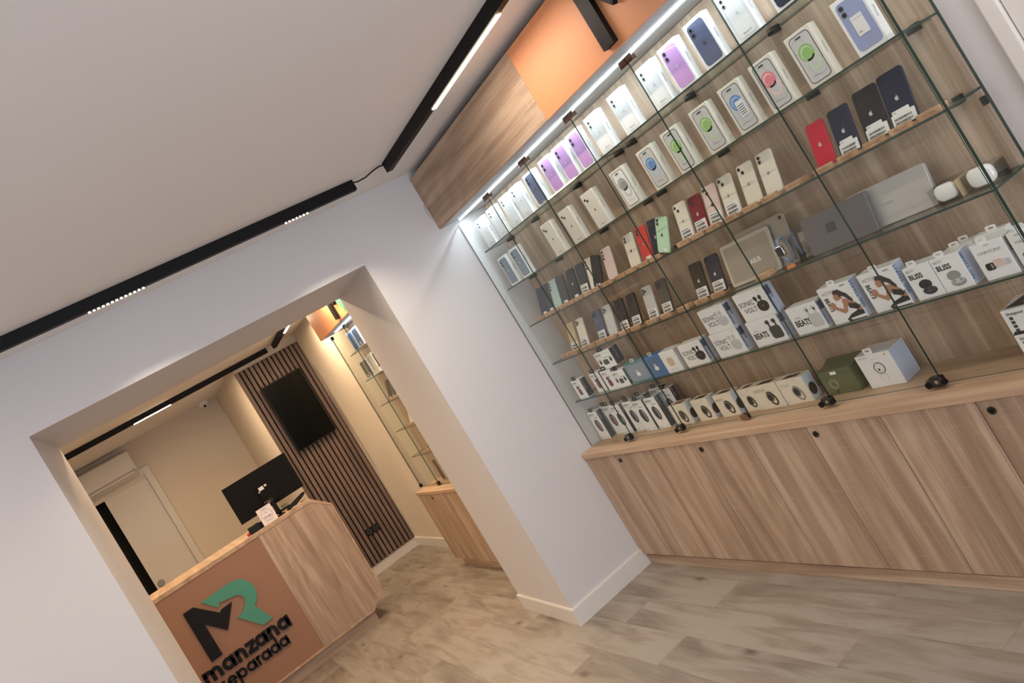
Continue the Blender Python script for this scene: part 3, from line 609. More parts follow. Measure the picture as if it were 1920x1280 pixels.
m = MB(); m.loft(rrect(.004, .040, .036, .078, .008), [(0, .002), (.002, 0), (.009, 0), (.011, .002)], 'steel'); m.build('watch_case', t)
m = MB(); m.prism(rrect(.007, .043, .033, .075, .006), -.0005, .002, 'black_gloss'); m.build('screen', t)
m = MB(); m.tube([(.020, .008, .078), (.020, .016, .094), (.020, .035, .100), (.020, .05, .085), (.020, .055, .055), (.020, .048, .025), (.020, .03, .012), (.020, .013, .022), (.020, .008, .040)], .0065, 'silverblue'); m.build('strap', t, smooth=True)
t = thing('watch_stand', 'clear acrylic stand holding a dark watch strap beside the small watch', 'stand', (1.965, 1.775, LV[3]), RW)
m = MB(); m.box(0, 0, 0, .055, .05, .003, 'acrylic'); m.prism([(0, 0), (.008, 0), (.008, .085), (0, .092)], .005, .03, 'acrylic'); m.cyl((.036, .01, .050), .010, .012, 'y', 'acrylic'); m.prism([(.03, .0), (.055, .0), (.05, .03), (.036, .04)], .01, .03, 'acrylic'); m.build('holder', t)
m = MB(); m.tube([(.012, .035, .1), (.014, .018, .09), (.016, .012, .06), (.014, .018, .03), (.008, .030, .018)], .0065, 'slate'); m.build('strap', t, smooth=True)
m = MB(); m.box(-.014, 0, 0, .014, .012, .009, 'orange2'); o = m.build('price_tag'); o.location = (1.945, 1.80, LV[3]); o.rotation_euler = (0, 0, RW); tag(o, 'small orange tag at the foot of the watch stand', 'tag')
t = thing('laptop', 'closed silver laptop leaning at the right, bright grey lid', 'laptop', (2.000, 1.560, LV[3] + .002), RW)
X = lean_X(12); MB(X).loft(rrect(0, 0, .265, .122, .008), [(0, .001), (.0015, 0), (.013, 0), (.014, .001)], 'laptop_light').build('body', t)
m = MB(X); m.text('lenovo', .105, .055, .014, 'grey', -.0004); m.build('printed_text', t)
t = thing('laptop', 'closed dark grey laptop leaning in front of the silver one', 'laptop', (1.972, 1.722, LV[3] + .002), RW)
X = lean_X(12); MB(X).loft(rrect(0, 0, .250, .122, .006), [(0, .001), (.0015, 0), (.012, 0), (.013, .001)], 'laptop_dark').build('body', t)
m = MB(X); m.prism(rrect(.085, .05, .12, .08, .003), -.0004, 0, 'dgrey'); m.build('emblem', t)
t = thing('tablet', 'light grey tablet edge showing between watch and dark laptop', 'tablet', (2.005, 1.775, LV[3] + .002), RW)
X = lean_X(12); MB(X).loft(rrect(0, 0, .12, .085, .004), [(0, .001), (.001, 0), (.006, 0)], 'tablet_silver').build('body', t)
for y, lab, sc in ((1.283, 'white rounded earbud case in the left acrylic box', 1.0), (1.188, 'white rounded earbud case in the right acrylic box', 1.12)):
    t = thing('earbud_case', lab, 'earbud case', (1.975, y, LV[3] + .006), RW)
    mat('case_white', (236, 236, 234), .2, coat=.4)
    MB().loft(rrect(0, 0, .060 * sc, .045 * sc, .018, 6), [(0, .006), (.002, .002), (.006, 0), (.016, 0), (.020, .002), (.022, .006)], 'case_white').build('shell', t, smooth=True)
    m = MB(); m.frame(rrect(-.0002, -.0002, .060 * sc + .0002, .045 * sc + .0002, .018, 6), rrect(.0005, .0005, .060 * sc - .0005, .045 * sc - .0005, .0175, 6), .0105, .0112, 'lgrey'); m.build('lid_seam', t)
    t2 = thing('acrylic_box', 'open clear and brown box around the ' + ('left' if sc == 1 else 'right') + ' earbud case', 'box', (1.968, y + .006, LV[3] + .0005), RW)
    m = MB(); m.box(0, 0, 0, .078 * sc, .055, .002, 'acrylic'); m.box(-.002, 0, .002, 0, .055, .05, 'acrylic'); m.box(.078 * sc, 0, .002, .08 * sc, .055, .05, 'gold' if sc == 1 else 'acrylic'); m.box(0, .053, .002, .078 * sc, .055, .055, 'acrylic'); m.build('tray', t2)
# ---- boxed audio products, lowest glass shelf
def carton(y, z, wd, ht, dp, label, x=1.942, body='white', name='earbuds_box', cat='box', group='earphone boxes on the lowest glass shelf', rz=0, side=None, tabc=None, tabx=None):
    t = thing(name, label, cat, (x, y, z), RW + rz, group)
    MB().box(0, 0, 0, wd, dp, ht, body).build('carton', t, bevel=.001)
    if side:
        m = MB(); m.box(wd, .002, .002, wd + .0006, dp - .002, ht - .002, side); m.build('printed_side', t)
    if tabc: tab(t, wd / 2 if tabx is None else tabx, ht, c=tabc, wd=.036 if tabc == 'black' else .028, ht=.020 if tabc == 'black' else .016)
    return t
def side_text(t, wd, dp, ht, s, c='ink', size=.016, down=True, y0=.008):
    m = MB(); vs, fs, a, b_ = text_mesh(s, .02)
    k = min(size, (ht - .01) / (b_ - a)); 
    m.add([(wd + .0012, dp - y0 - (v.y) * k - 0, (ht - .006) - (v.x - a) * k) if down else (wd + .0012, y0 + v.y * k, .006 + (v.x - a) * k) for v in vs], fs, c); m.build('side_lettering', t)
def buds_pic(m, x, z, s, c):
    m.prism(circ(x, z, s, 20, s * .78), -.0012, 0, c); m.prism(circ(x, z + s * .25, s * .98, 20, s * .62), -.0014, 0, c)
    m.prism(rrect(x - s * .25, z + s * .05, x + s * .25, z + s * .12, s * .02, 1), -.0016, 0, 'grey')
    for dx, q in ((-.75, .5), (.15, -.2)):
        m.prism(circ(x + dx * s, z + 1.35 * s, s * .28, 12, s * .36, q), -.0014, 0, c); m.prism(rrect(x + dx * s - .02 * s, z + .75 * s, x + dx * s + .16 * s, z + 1.4 * s, s * .06, 2), -.0013, 0, c)
def sonic(y, z, c, label, wd=.138, ht=.1):
    t = carton(y, z, wd, ht, .05, label, side='lav')
    m = MB(); m.text('SONIC', .010, ht * .52, .026, 'dgrey', -.0006, squash=.95); m.text('VOLT', .022, ht * .28, .026, 'dgrey', -.0006, squash=.95); m.text('ACTIVE', wd - .03, ht - .012, .005, 'grey', -.0006)
    m.build('printed_text', t)
    m = MB(); buds_pic(m, wd * .77, ht * .36, .025, c); m.build('printed_picture', t)
    side_text(t, wd, .05, ht, 'TRUE WIRELESS', 'ink', .012, y0=.038); side_text(t, wd, .05, ht, 'EARBUDS', 'ink', .012, y0=.022)
    m = MB(); m.box(wd, .008, ht * .62, wd + .0010, .03, ht * .92, 'slate'); m.build('side_picture', t)
    return t
def beats(y, z, c, label, wd=.150, ht=.1):
    t = carton(y, z, wd, ht, .05, label, side='lav')
    m = MB(); m.text('BEATS', .012, ht * .30, .030, 'ink', -.0006, bold=.03, squash=.8); m.text('urban', .02, ht * .58, .010, 'grey', -.0006); m.build('printed_text', t)
    m = MB(); X0 = wd * .78
    m.loft(rrect(X0 - .026, ht * .14, X0 + .026, ht * .62, .012), [(-.0014, .0008), (0, 0)], c)
    for dx in (-.018, .012):
        m.prism(circ(X0 + dx, ht * .80, .009, 12, .008), -.0013, 0, c); m.prism(rrect(X0 + dx - .001, ht * .60, X0 + dx + .006, ht * .80, .002, 2), -.0013, 0, c)
    m.build('printed_picture', t)
    side_text(t, wd, .05, ht, 'TRUE WIRELESS', 'ink', .012, y0=.038)
    m = MB(); m.box(wd, .008, ht * .62, wd + .0010, .03, ht * .92, 'slate'); m.build('side_picture', t)
    return t
def blade_box(y, z, pic, label, wd=.088, ht=.102, dp=.04, x=1.942, rz=0, tabc='black', lean=None):
    t = carton(y, z, wd, ht, dp, label, x=x, side='darkside', rz=rz, tabc=tabc, tabx=wd * .45)
    m = MB(); m.text('BeOne', .010, ht - .018, .013, 'ink', -.0006, bold=.01); m.text('wireless earbuds', .010, ht - .026, .006, 'grey', -.0006); m.prism(rrect(wd * .45, ht - .034, wd * .78, ht - .0325, .0004, 1), -.0008, 0, 'ink')
    m.build('printed_text', t); m = MB()
    if pic == 'red':
        m.loft(rrect(wd * .30, ht * .18, wd * .62, ht * .52, .010), [(-.0014, .001), (0, 0)], 'maroon')
        for dx in (.36, .50): m.prism(circ(wd * dx, ht * .60, .006, 12, .009), -.0013, 0, 'maroon')
    else:
        m.loft(rrect(wd * .34, ht * .22, wd * .66, ht * .52, .009), [(-.0014, .001), (0, 0)], 'dgrey')
        for dx in (.18, .84): m.prism(circ(wd * dx, ht * .42, .007, 12, .009), -.0013, 0, 'ink'); m.ring(wd * dx, ht * .52, .008, .0062, -.0012, 0, 'ink', 16)
    m.build('printed_picture', t)
    side_text(t, wd, dp, ht, 'BeOne wireless', 'lgrey', .009, y0=.028)
    return t
Z5 = LV[4]
blade_box(3.412, Z5, 'red', 'narrow white box with red earbuds at the left end of the lowest shelf', wd=.085)
blade_box(3.262, Z5, 'red', 'white box with red earbuds, second from the left on the lowest shelf', wd=.085, x=1.965)
blade_box(3.128, Z5, 'red', 'white box with red earbuds under the tilted black-sided box', wd=.09)
blade_box(3.040, Z5, 'black', 'small white box with black ear-hook buds on the lowest shelf itself', wd=.10, x=1.938, ht=.085)
blade_box(3.098, Z5 + .1035, 'black', 'white box with ear-hook buds and black side, stacked on top', wd=.115, ht=.088, x=1.945, rz=.12, dp=.06)
def kids(y, wd, c, label, face, dp=.045, x=1.942):
    t = carton(y, Z5, wd, .098, dp, label, x=x, body=c, tabc='lgrey')
    m = MB(); m.prism(rrect(.008, .008, wd - .008, .088, .004), -.0005, 0, face); m.prism(circ(wd * .5, .038, .014, 16, .010), -.0010, 0, 'white'); m.prism(circ(wd * .48, .052, .008, 14), -.0009, 0, 'lgrey'); m.build('printed_picture', t)
    return t
kids(2.925, .155, 'teal2', 'tinted grey-blue gift box on the lowest shelf', 'silverblue')
kids(2.762, .105, 'bluebox', 'bright blue box left of the beige earbud box', 'steelblue')
t = carton(2.652, Z5, .10, .098, .05, 'white box with a beige earbud case picture', side='lgrey')
m = MB(); m.loft(rrect(.030, .028, .070, .068, .012), [(-.0014, .001), (0, 0)], 'beige'); m.frame(rrect(.038, .034, .062, .062, .008), rrect(.040, .036, .060, .060, .007), -.0018, 0, 'gold'); m.text('wireless earbuds', .05, .012, .007, 'grey', -.0006, align='c'); m.build('printed_picture', t)
sonic(2.519, Z5, 'ink', 'box with a black earbud case standing directly on the shelf, left of the stack')
sonic(2.318, Z5, 'lgrey', 'lower of two stacked boxes with pale earbud cases', wd=.15)
sonic(2.306, Z5 + .1005, 'lgrey', 'upper of two stacked boxes with pale earbud cases', wd=.14)
beats(2.113, Z5, 'dgrey', 'box with dark earbuds lettered BEATS, under the black earbud box')
sonic(2.100, Z5 + .1005, 'ink', 'box with a black earbud case on top of the dark BEATS box', wd=.148, ht=.108)
beats(1.915, Z5, 'lgrey', 'box with white earbuds lettered BEATS, left of the running women', wd=.128)
def woman(y, label, wd=.124, ht=.128):
    t = carton(y, Z5, wd, ht, .05, label, side='lav', tabc='white', tabx=wd * .5, name='headphones_box')
    m = MB(); m.text('ACTIVE', .010, ht - .026, .015, 'grey', -.0006); m.text('BEATS', .012, ht - .036, .020, 'ink', -.0006, bold=.03, rot=-math.pi / 2, squash=.85); m.text('HAVIT', wd * .72, ht - .012, .007, 'dgrey', -.0006, bold=.02); m.build('printed_text', t)
    m = MB(); q = lambda *P: [(a * wd, b_ * ht) for a, b_ in P]
    m.prism(q((.98, .36), (.98, .10), (.50, .07), (.56, .02), (.98, .02), (.98, .0), (.45, .0), (.42, .07), (.60, .17), (.80, .22)), -.0008, 0, 'ink')      # leggings
    m.prism(q((.60, .60), (.74, .56), (.90, .42), (.98, .30), (.98, .20), (.84, .24), (.66, .36), (.56, .44), (.54, .54)), -.0010, 0, 'skin')              # torso
    m.prism(q((.68, .46), (.90, .40), (.96, .30), (.88, .24), (.66, .33)), -.0012, 0, 'ink')                                                             # top
    m.prism(q((.60, .58), (.68, .50), (.56, .26), (.46, .22), (.24, .40), (.20, .46), (.27, .50), (.34, .42), (.48, .34)), -.0014, 0, 'skin')                # arm
    m.prism(circ(wd * .245, ht * .49, .010, 12, .012), -.0015, 0, 'skin')                                                                                # fist
    m.prism(q((.50, .80), (.40, .76), (.385, .70), (.36, .665), (.385, .65), (.39, .60), (.45, .585), (.53, .60), (.60, .62), (.62, .74)), -.0013, 0, 'skin')    # face
    m.prism(q((.40, .78), (.46, .86), (.60, .86), (.68, .78), (.78, .70), (.86, .52), (.84, .46), (.76, .54), (.68, .64), (.62, .68), (.56, .66), (.54, .74), (.46, .76)), -.0016, 0, 'hair')  # hair
    m.prism(circ(wd * .565, ht * .69, .0035, 10), -.0019, 0, 'ink')
    m.build('printed_picture', t); side_text(t, wd, .05, ht, 'HAVIT 000', 'steelblue', .020, y0=.036); return t
woman(1.758, 'box with a running woman picture, the left of two')
woman(1.600, 'box with a running woman picture, the right of two')
def bliss(y, c, label, x=1.942):
    wd, ht = .083, .103; t = carton(y, Z5, wd, ht, .05, label, side='lav', tabc='white', tabx=wd * .4, x=x)
    m = MB(); m.text('BEAT', .008, ht - .016, .011, 'grey', -.0006); m.text('BLISS', .008, ht - .038, .021, 'ink', -.0006, bold=.03, squash=.9); m.build('printed_text', t)
    m = MB(); m.prism(circ(wd * .52, ht * .42, .019, 20, .014), -.0014, 0, c); m.prism(circ(wd * .57, ht * .22, .021, 20, .012), -.0012, 0, c); m.prism(circ(wd * .57, ht * .25, .018, 20, .007), -.0015, 0, 'dgrey' if c == 'ink' else 'lgrey')
    for dx in (.45, .68): m.prism(circ(wd * dx, ht * .26, .004, 10), -.0018, 0, c)
    m.build('printed_picture', t); return t
bliss(1.456, 'ink', 'earbud box lettered BLISS with a black case')
t = bliss(1.370, 'grey', 'earbud box lettered BLISS with a grey case'); side_text(t, .083, .05, .103, 'SMART TAP', 'steelblue', .016, y0=.036)
for k, y in enumerate((1.355, 1.345)):
    t = carton(y, Z5, .083, .101, .03, ('nearer' if k == 0 else 'farther') + ' white box hidden behind the grey-case earbud box, tab showing', x=1.995 + k * .034, tabc='white', tabx=.035)
def harmony(y, label, wd=.086):
    t = carton(y, Z5, wd, .103, .05, label, name='watch_box', side='lgrey', tabc='white', tabx=.036)
    m = MB(); m.text('HARMONY', .012, .072, .0125, 'grey', -.0006, squash=1.0); m.text('HAVIT', wd * .42, .093, .005, 'dgrey', -.0006); m.build('printed_text', t)
    m = MB(); m.loft(rrect(.036, .030, .064, .052, .005), [(-.0016, .001), (0, 0)], 'rose'); m.prism(rrect(.060, .030, .080, .047, .006), -.0010, 0, 'lgrey'); m.prism(rrect(.014, .026, .038, .046, .006), -.0013, 0, 'ink'); m.prism(rrect(.028, .030, .033, .043, .001, 1), -.0017, 0, 'grey'); m.build('printed_picture', t)
    side_text(t, wd, .05, .103, '     strap', 'dgrey', .02, y0=.03)
    return t
harmony(1.253, 'watch box lettered HARMONY with a pink watch')
harmony(1.155, 'second box lettered HARMONY, cut by the right picture edge', wd=.045)
t = carton(1.262, Z5, .083, .110, .03, 'white box behind the HARMONY watch box with its tab showing', x=1.998, tabc='white', tabx=.05)
# ---- counter level
ZF = .6585
def band_box(y, label, x=1.978, wd=.095, ht=.160, tabc='black', z=ZF, pink=False, rz=0):
    t = carton(y, z, wd, ht, .035, label, x=x, side='darkside', name='fitness_band_box', group='black and white fitness band boxes', tabc=tabc, tabx=wd * .5, rz=rz)
    m = MB(); m.text('BeOne', .010, ht - .020, .015, 'ink', -.0006, bold=.01); m.text('fitness band', .010, ht - .028, .007, 'grey', -.0006); m.prism(rrect(wd * .48, ht - .036, wd * .82, ht - .034, .0004, 1), -.0008, 0, 'ink')
    m.text('Be One', .010, .008, .007, 'dgrey', -.0006); m.prism(circ(wd * .82, .012, .003, 8), -.0007, 0, 'grey'); m.build('printed_text', t)
    m = MB(); m.ring(wd * .52, ht * .50, .022, .013, -.0012, 0, 'dgrey', 24, rzo=.036, rzi=.027, rot=.15); m.prism(circ(wd * .46, ht * .50, .012, 16, .030, .15), -.0016, 0, 'ink' if not pink else 'maroon'); m.build('printed_picture', t)
    side_text(t, wd, .035, ht, 'BeOne fitness', 'lgrey', .008, y0=.022)
    return t
band_box(3.500, 'band box standing first in the front row at the pier', pink=True, wd=.088)
band_box(3.305, 'front-row band box with half-hidden neighbours, second from the pier', wd=.086, x=1.995)
band_box(3.197, 'front-row band box directly behind the first lock', wd=.086, x=2.0)
band_box(3.090, 'bright front-row band box right of the first lock', wd=.088)
band_box(2.984, 'front-row band box nearest the cream watch boxes', wd=.086)
band_box(3.400, 'band box with a pinkish picture set back between the first two', x=2.012, pink=True, wd=.086)
band_box(3.14, 'band box set back behind the bright front-row one', x=2.036, wd=.086)
band_box(2.93, 'band box set back at the right, behind the front row', x=2.030, wd=.095, ht=.165)
for k, (y, lab) in enumerate(((3.49, 'at the far left'), (3.30, 'second in the back row'), (3.03, 'at the right of the back row'))):
    band_box(y, 'back-row band box showing only its black tab, ' + lab, x=2.050 if k == 0 else 2.062, wd=.09, ht=.150 if k < 2 else .17)
def watch_pic(m, x, z, s, c='ink', round_=True):
    m.ring(x, z - s * .05, s * .78, s * .50, -.0012, 0, 'hair' if c == 'ink' else c, 24, rzo=s * 1.2, rzi=s * .95, rot=.35)
    if round_: m.prism(circ(x - s * .25, z + s * .15, s * .62, 22, s * .75), -.0018, 0, 'ink'); m.ring(x - s * .25, z + s * .15, s * .60, s * .52, -.0021, 0, 'grey', 22, rzo=s * .73)
    else: m.prism(rrect(x - s * .80, z - s * .55, x + s * .28, z + s * .80, s * .25), -.0018, 0, c)
def watchbox(y, label, text, wd, ht=.1, x=1.974, round_=True, c='ink', dp=.05, ts=.016):
    t = carton(y, ZF, wd, ht, dp, label, x=x, body='cream', name='watch_box', group='cream watch boxes on the counter')
    m = MB(); m.box(wd, .001, .001, wd + .0006, dp - .001, ht - .001, 'pale'); m.prism(circ(0, 0, .018, 18, .024), 0, .0004, 'hair')
    m.v = m.v[:8] + [Vector((wd + .0010 + v.y, dp * .45 + v.x, ht * .40 + v.z)) for v in m.v[8:]]; m.build('printed_side', t)
    m = MB(); m.text(text, .008, ht * .72, ts, 'lgrey' if text != 'NOVA' else 'grey', -.0006); m.text('HAVIT', wd * .62, ht - .009, .005, 'green', -.0006); m.prism(circ(.012, .012, .003, 10), -.0007, 0, 'lgrey'); m.build('printed_text', t)
    m = MB(); watch_pic(m, wd * .62, ht * .42, .026 if wd > .1 else .022, c, round_); m.build('printed_picture', t)
    m = MB(); m.prism([(wd * .2, .008), (wd * .75, .012), (wd * .8, dp * .8), (wd * .3, dp * .7)], ht, ht + .0006, 'maroon' if not round_ else 'hair', 'xy'); m.build('printed_top', t)
    return t
watchbox(2.838, 'cream box with a dark watch, leftmost beside the second lock', 'FIT', .115, ht=.098, round_=False, c='dgrey')
watchbox(2.678, 'cream box with a dark curved watch, second from the left', 'FLOW', .105)
watchbox(2.532, 'cream box lettered NOVA at the middle of the counter', 'NOVA', .108)
watchbox(2.394, 'small cream box with a black band, between the two NOVA boxes', 'LITE', .080, ht=.096, round_=False, c='ink', x=1.984)
watchbox(2.303, 'cream box lettered NOVA, touching the one lettered SPARK', 'NOVA', .128, ts=.020)
watchbox(2.169, 'cream box lettered SPARK with a metal strap watch', 'SPARK', .126, ts=.017, c='grey', round_=True)
t = thing('gift_box', 'olive green watch gift box behind the glass', 'box', (1.990, 1.992, ZF), RW)
m = MB(); m.prism([(0, 0), (.145, 0), (.145, .092), (0, .092)], 0, .085, 'olive'); m.build('carton', t, bevel=.002)
m = MB(); m.add([(-.002, -.002, .070), (.147, -.002, .070), (.147, .087, .098), (-.002, .087, .098), (-.002, -.002, .074), (.147, -.002, .074), (.147, .087, .104), (-.002, .087, .104)], [(0, 3, 2, 1), (4, 5, 6, 7), (0, 1, 5, 4), (1, 2, 6, 5), (2, 3, 7, 6), (3, 0, 4, 7)], 'olive'); m.build('lid', t)
m = MB(); m.ring(.05, .040, .018, .0165, -.001, 0, 'gold', 20); m.ring(.05, .040, .012, .0112, -.001, 0, 'gold', 20); m.prism(rrect(.046, .005, .058, .018, .002, 2), -.0008, 0, 'dgrey'); m.build('printed_picture', t)
m = MB(); m.box(.060, -.0035, .075, .085, -.0022, .086, 'white'); m.build('sticker', t)
t = thing('watch_box', 'tall white box with a line drawing of a watch', 'box', (1.982, 1.802, ZF), RW)
MB().box(0, 0, 0, .130, .085, .118, 'white').build('carton', t, bevel=.001)
m = MB(); m.ring(.068, .066, .020, .0185, -.001, 0, 'dgrey', 28); m.ring(.068, .066, .0178, .0174, -.001, 0, 'grey', 24)
for k in range(8):
    a = k * math.pi / 4; m.prism([(.068 + .013 * math.cos(a + .04), .066 + .013 * math.sin(a + .04)), (.068 + .016 * math.cos(a), .066 + .016 * math.sin(a)), (.068 + .013 * math.cos(a - .04), .066 + .013 * math.sin(a - .04))], -.001, 0, 'dgrey')
for z0, z1 in ((.020, .044), (.088, .100)): m.frame([(.056, z0), (.080, z0), (.082, z1), (.054, z1)], [(.0566, z0 + .0006), (.0794, z0 + .0006), (.0814, z1 - .0006), (.0546, z1 - .0006)], -.001, 0, 'lgrey')
m.prism(circ(.064, .061, .004, 10), -.0012, 0, 'dgrey'); m.text('WATCH S1', .012, .106, .007, 'grey', -.0006); m.prism(circ(.112, .108, .0035, 12), -.001, 0, 'gold'); m.build('printed_picture', t)
MB().box(.130, .001, .001, .1306, .084, .117, 'lav').build('printed_side', t)
tab(t, .055, .118, .032, .020, 'white', .004)
for k, (z, lab) in enumerate(((ZF, 'lower of two patterned white boxes at the right edge'), (ZF + .075, 'upper of two patterned white boxes at the right edge'))):
    t = thing('patterned_box', lab, 'box', (1.985, 1.300 - k * .001, z), RW)
    MB().box(0, 0, 0, .17, .10, .0745, 'white').build('carton', t, bevel=.001)
    m = MB(); m.text('bluegood', .012, .058, .012, 'ink', -.0006, bold=.01); m.text('SP', .05, .018, .04, 'dgrey', -.0006)
    for q in range(4): m.prism(rrect(.014, .008 + q * .012, .024, .017 + q * .012, .001, 1), -.0008, 0, 'dgrey')
    m.prism([(.0, .0), (.05, 0), (.04, .008), (.008, .010)], -.001, 0, 'ink'); m.build('printed_text', t)
    m = MB(); m.prism([(.01, .012), (.15, .012), (.16, .09), (.03, .09)], .0745, .0752, 'ink', 'xy'); m.prism([(.05, .03), (.06, .03), (.066, .05), (.05, .05)], .0752, .0756, 'gold', 'xy'); m.build('printed_top', t)
# ============================================================ BACK ROOM
t = thing('slat_panel', 'brown vertical slat wall panel behind the television', 'panel', (1.208, 7.409, .087))
m = MB(); m.box(0, -.008, 0, .648, 0, 2.185, 'dark_void'); m.build('backing', t)
m = MB(); n = 14; pt = .648 / n
for k in range(n): m.box(k * pt + .002, -.024, 0, k * pt + pt - .0125, -.008, 2.185, 'slat_wood')
m.build('slats', t)
t = thing('television', 'black portrait television hanging on the slatted panel', 'television', (1.332, 7.32, 1.357))
MB().box(0, 0, 0, .402, .035, .68, 'black').build('housing', t, bevel=.004)
mat('screen_black', (6, 8, 8), .2, spec=.1)
MB().box(.008, -.001, .008, .394, .001, .672, 'screen_black').build('screen', t)
MB().box(.12, .035, .2, .28, .064, .45, 'black').build('wall_bracket', t)
t = thing('power_outlet', 'black multi-socket outlet low on the slatted panel', 'outlet', (1.474, 7.3845, .343))
MB().box(0, -.012, 0, .148, 0, .067, 'black').build('plate', t, bevel=.003)
m = MB()
for k in range(2): m.ring(.04 + k * .068, .034, .024, .018, -.015, -.012, 'dgrey', 18); m.cyl((.032 + k * .068, -.013, .034), .003, -.001, 'y', 'grey', 8); m.cyl((.048 + k * .068, -.013, .034), .003, -.001, 'y', 'grey', 8)
m.build('sockets', t)
# air conditioner
t = thing('air_conditioner', 'white split air conditioner above the sliding door', 'air conditioner', (-.72, 9.03, 2.01))
m = MB(); P = [(0, 0), (.0, .29), (.20, .29), (.20, .02), (.08, 0)]
m.prism([(0.0 + .02, .05), (0, .07), (0, .265), (.02, .28), (.215, .28), (.215, .0), (.10, 0)], 0, .875, 'white_trim', 'yz'); m.build('housing', t, bevel=.004)
m = MB(); m.box(.03, -.004, .06, .845, .001, .063, 'grey'); m.box(.03, .004, .03, .845, .012, .052, 'lgrey'); m.box(.845, -.003, .03, .848, .001, .10, 'grey'); m.build('louvre', t)
t = thing('security_camera', 'white dome security camera under the ceiling corner', 'camera', (1.05, 9.10, ZC))
m = MB(); m.cyl((0, 0, 0), .055, -.022, 'z', 'white', 28, r2=.062); m.cyl((0, 0, -.022), .062, -.02, 'z', 'white', 28, r2=.045); m.build('housing', t, smooth=False)
m = MB(); m.sphere((0, -.01, -.04), .036, 'white'); m.build('ball', t, smooth=True)
m = MB(); m.sphere((-.005, -.030, -.052), .019, 'black_gloss'); m.build('lens', t, smooth=True)
# desk
t = thing('reception_desk', 'reception desk with oak and orange front and cut corners', 'desk', (0, 5.98, 0))
OC = [(-.9, .085), (.965, .085), (1.10, .205), (1.10, .930), (.972, 1.052), (-.9, 1.052)]
IC = [(-.885, .100), (.958, .100), (1.085, .213), (1.085, .924), (.964, 1.022), (-.885, 1.022)]
m = MB(); m.frame(OC, IC, 0, .60, 'oak_top'); m.build('frame', t, bevel=.001)
MB().prism([(-.885, .1005), (.537, .1005), (.537, 1.0215), (-.885, 1.0215)], .006, .02, 'orange_desk').build('orange_front', t)
MB().prism([(.538, .1005), (.958, .1005), (1.0845, .213), (1.0845, .924), (.964, 1.0215), (.538, 1.0215)], .004, .02, 'oak_z').build('oak_front', t)
m = MB(); m.box(-.88, .03, 0, .965, .55, .0845, 'oak_x'); m.build('plinth', t)
lg = thing('desk_logo', 'black and teal letter logo with shop name on the orange desk front', 'logo', (0, 5.985, 0))
logo(lg, Matrix(), 1.0, .012)
def arcband(m, cx, cz, ro, ri, a0, a1, y0, y1, c, n=14):
    O = [(cx + ro * math.cos(math.radians(a0 + (a1 - a0) * i / n)), cz + ro * math.sin(math.radians(a0 + (a1 - a0) * i / n))) for i in range(n + 1)]
    I = [(cx + ri * math.cos(math.radians(a0 + (a1 - a0) * i / n)), cz + ri * math.sin(math.radians(a0 + (a1 - a0) * i / n))) for i in range(n + 1)]
    for i in range(n): m.prism([O[i], O[i + 1], I[i + 1], I[i]], y0, y1, c)
def letter(m, ch, x, z, R, st, c='letter_black', y0=-.012, y1=-.001):
    # x is the bowl centre (round letters) or the left edge (n, m, z, r)
    B = lambda a, b_, d, e: m.prism([(a, b_), (d, b_), (d, e), (a, e)], y0, y1, c)
    if ch in 'apde':
        if ch == 'e': arcband(m, x, z + R, R, R - st, 0, 318, y0, y1, c, 26); B(x - R + st * .5, z + R - st * .42, x + R - .001, z + R + st * .42)
        else: m.ring(x, z + R, R, R - st, y0, y1, c, 32)
        if ch == 'a': B(x + R - st * .75, z, x + R + st * .25, z + 2 * R)
        if ch == 'd': B(x + R - st * .75, z, x + R + st * .25, z + 3 * R)
        if ch == 'p': B(x - R - st * .25, z - R * .95, x - R + st * .75, z + 2 * R)
    elif ch in 'nmr':
        wds = {'n': R * 1.72, 'm': R * 1.80, 'r': R * 1.35}[ch]; B(x, z, x + st, z + 2 * R)
        for k in range(2 if ch == 'm' else 1):
            xa = x + k * (wds - st); ra = wds / 2; zc = z + 2 * R - ra
            arcband(m, xa + ra, zc, ra, ra - st, 0 if ch != 'r' else 55, 180, y0, y1, c)
            if ch != 'r': B(xa + wds - st, z, xa + wds, zc)
    elif ch == 'z':
        wd = R * 1.62; h = 2 * R; q = st * .95
        m.prism([(x, z + h), (x + wd, z + h), (x + wd, z + h - q), (x, z + h - q)], y0, y1, c); B(x, z, x + wd, z + q)
        m.prism([(x, z + q * .9), (x + q * 1.25, z + q * .9), (x + wd, z + h - q * .9), (x + wd - q * 1.25, z + h - q * .9)], y0, y1, c)
for nm_, word, z, R, st in (('shop_name', (('m', -.212), ('a', -.034), ('n', .022), ('z', .104), ('a', .211), ('n', .265), ('a', .386)), .366, .0425, .0265),
                            ('shop_subtitle', (('r', -.142), ('e', -.066), ('p', .008), ('a', .078), ('r', .122), ('a', .188), ('d', .258), ('a', .329)), .268, .0325, .0165)):
    m = MB()
    for ch, x in word: letter(m, ch, x, z, R, st)
    m.build(nm_, lg)
area('desk_fill', (-.25, 6.05, ZC - .06), .3, .02, 4, WARM)  # warm fill lamp added below the ceiling over the desk, without a fixture
t = thing('monitor', 'black computer monitor seen from behind on the desk', 'monitor', (.52, 6.42, 1.053))
MB().box(.005, 0, .075, .545, .022, .385, 'matt_black').build('panel', t, bevel=.004)
m = MB(); m.box(.22, -.02, .10, .34, 0, .26, 'matt_black'); m.build('rear_cover', t, bevel=.006)
m = MB(); m.box(.235, -.022, .222, .275, -.020, .250, 'sticker'); m.box(.285, -.022, .235, .302, -.020, .250, 'sticker'); m.box(.222, -.022, .212, .236, -.020, .222, 'lgrey'); m.build('label_sticker', t)
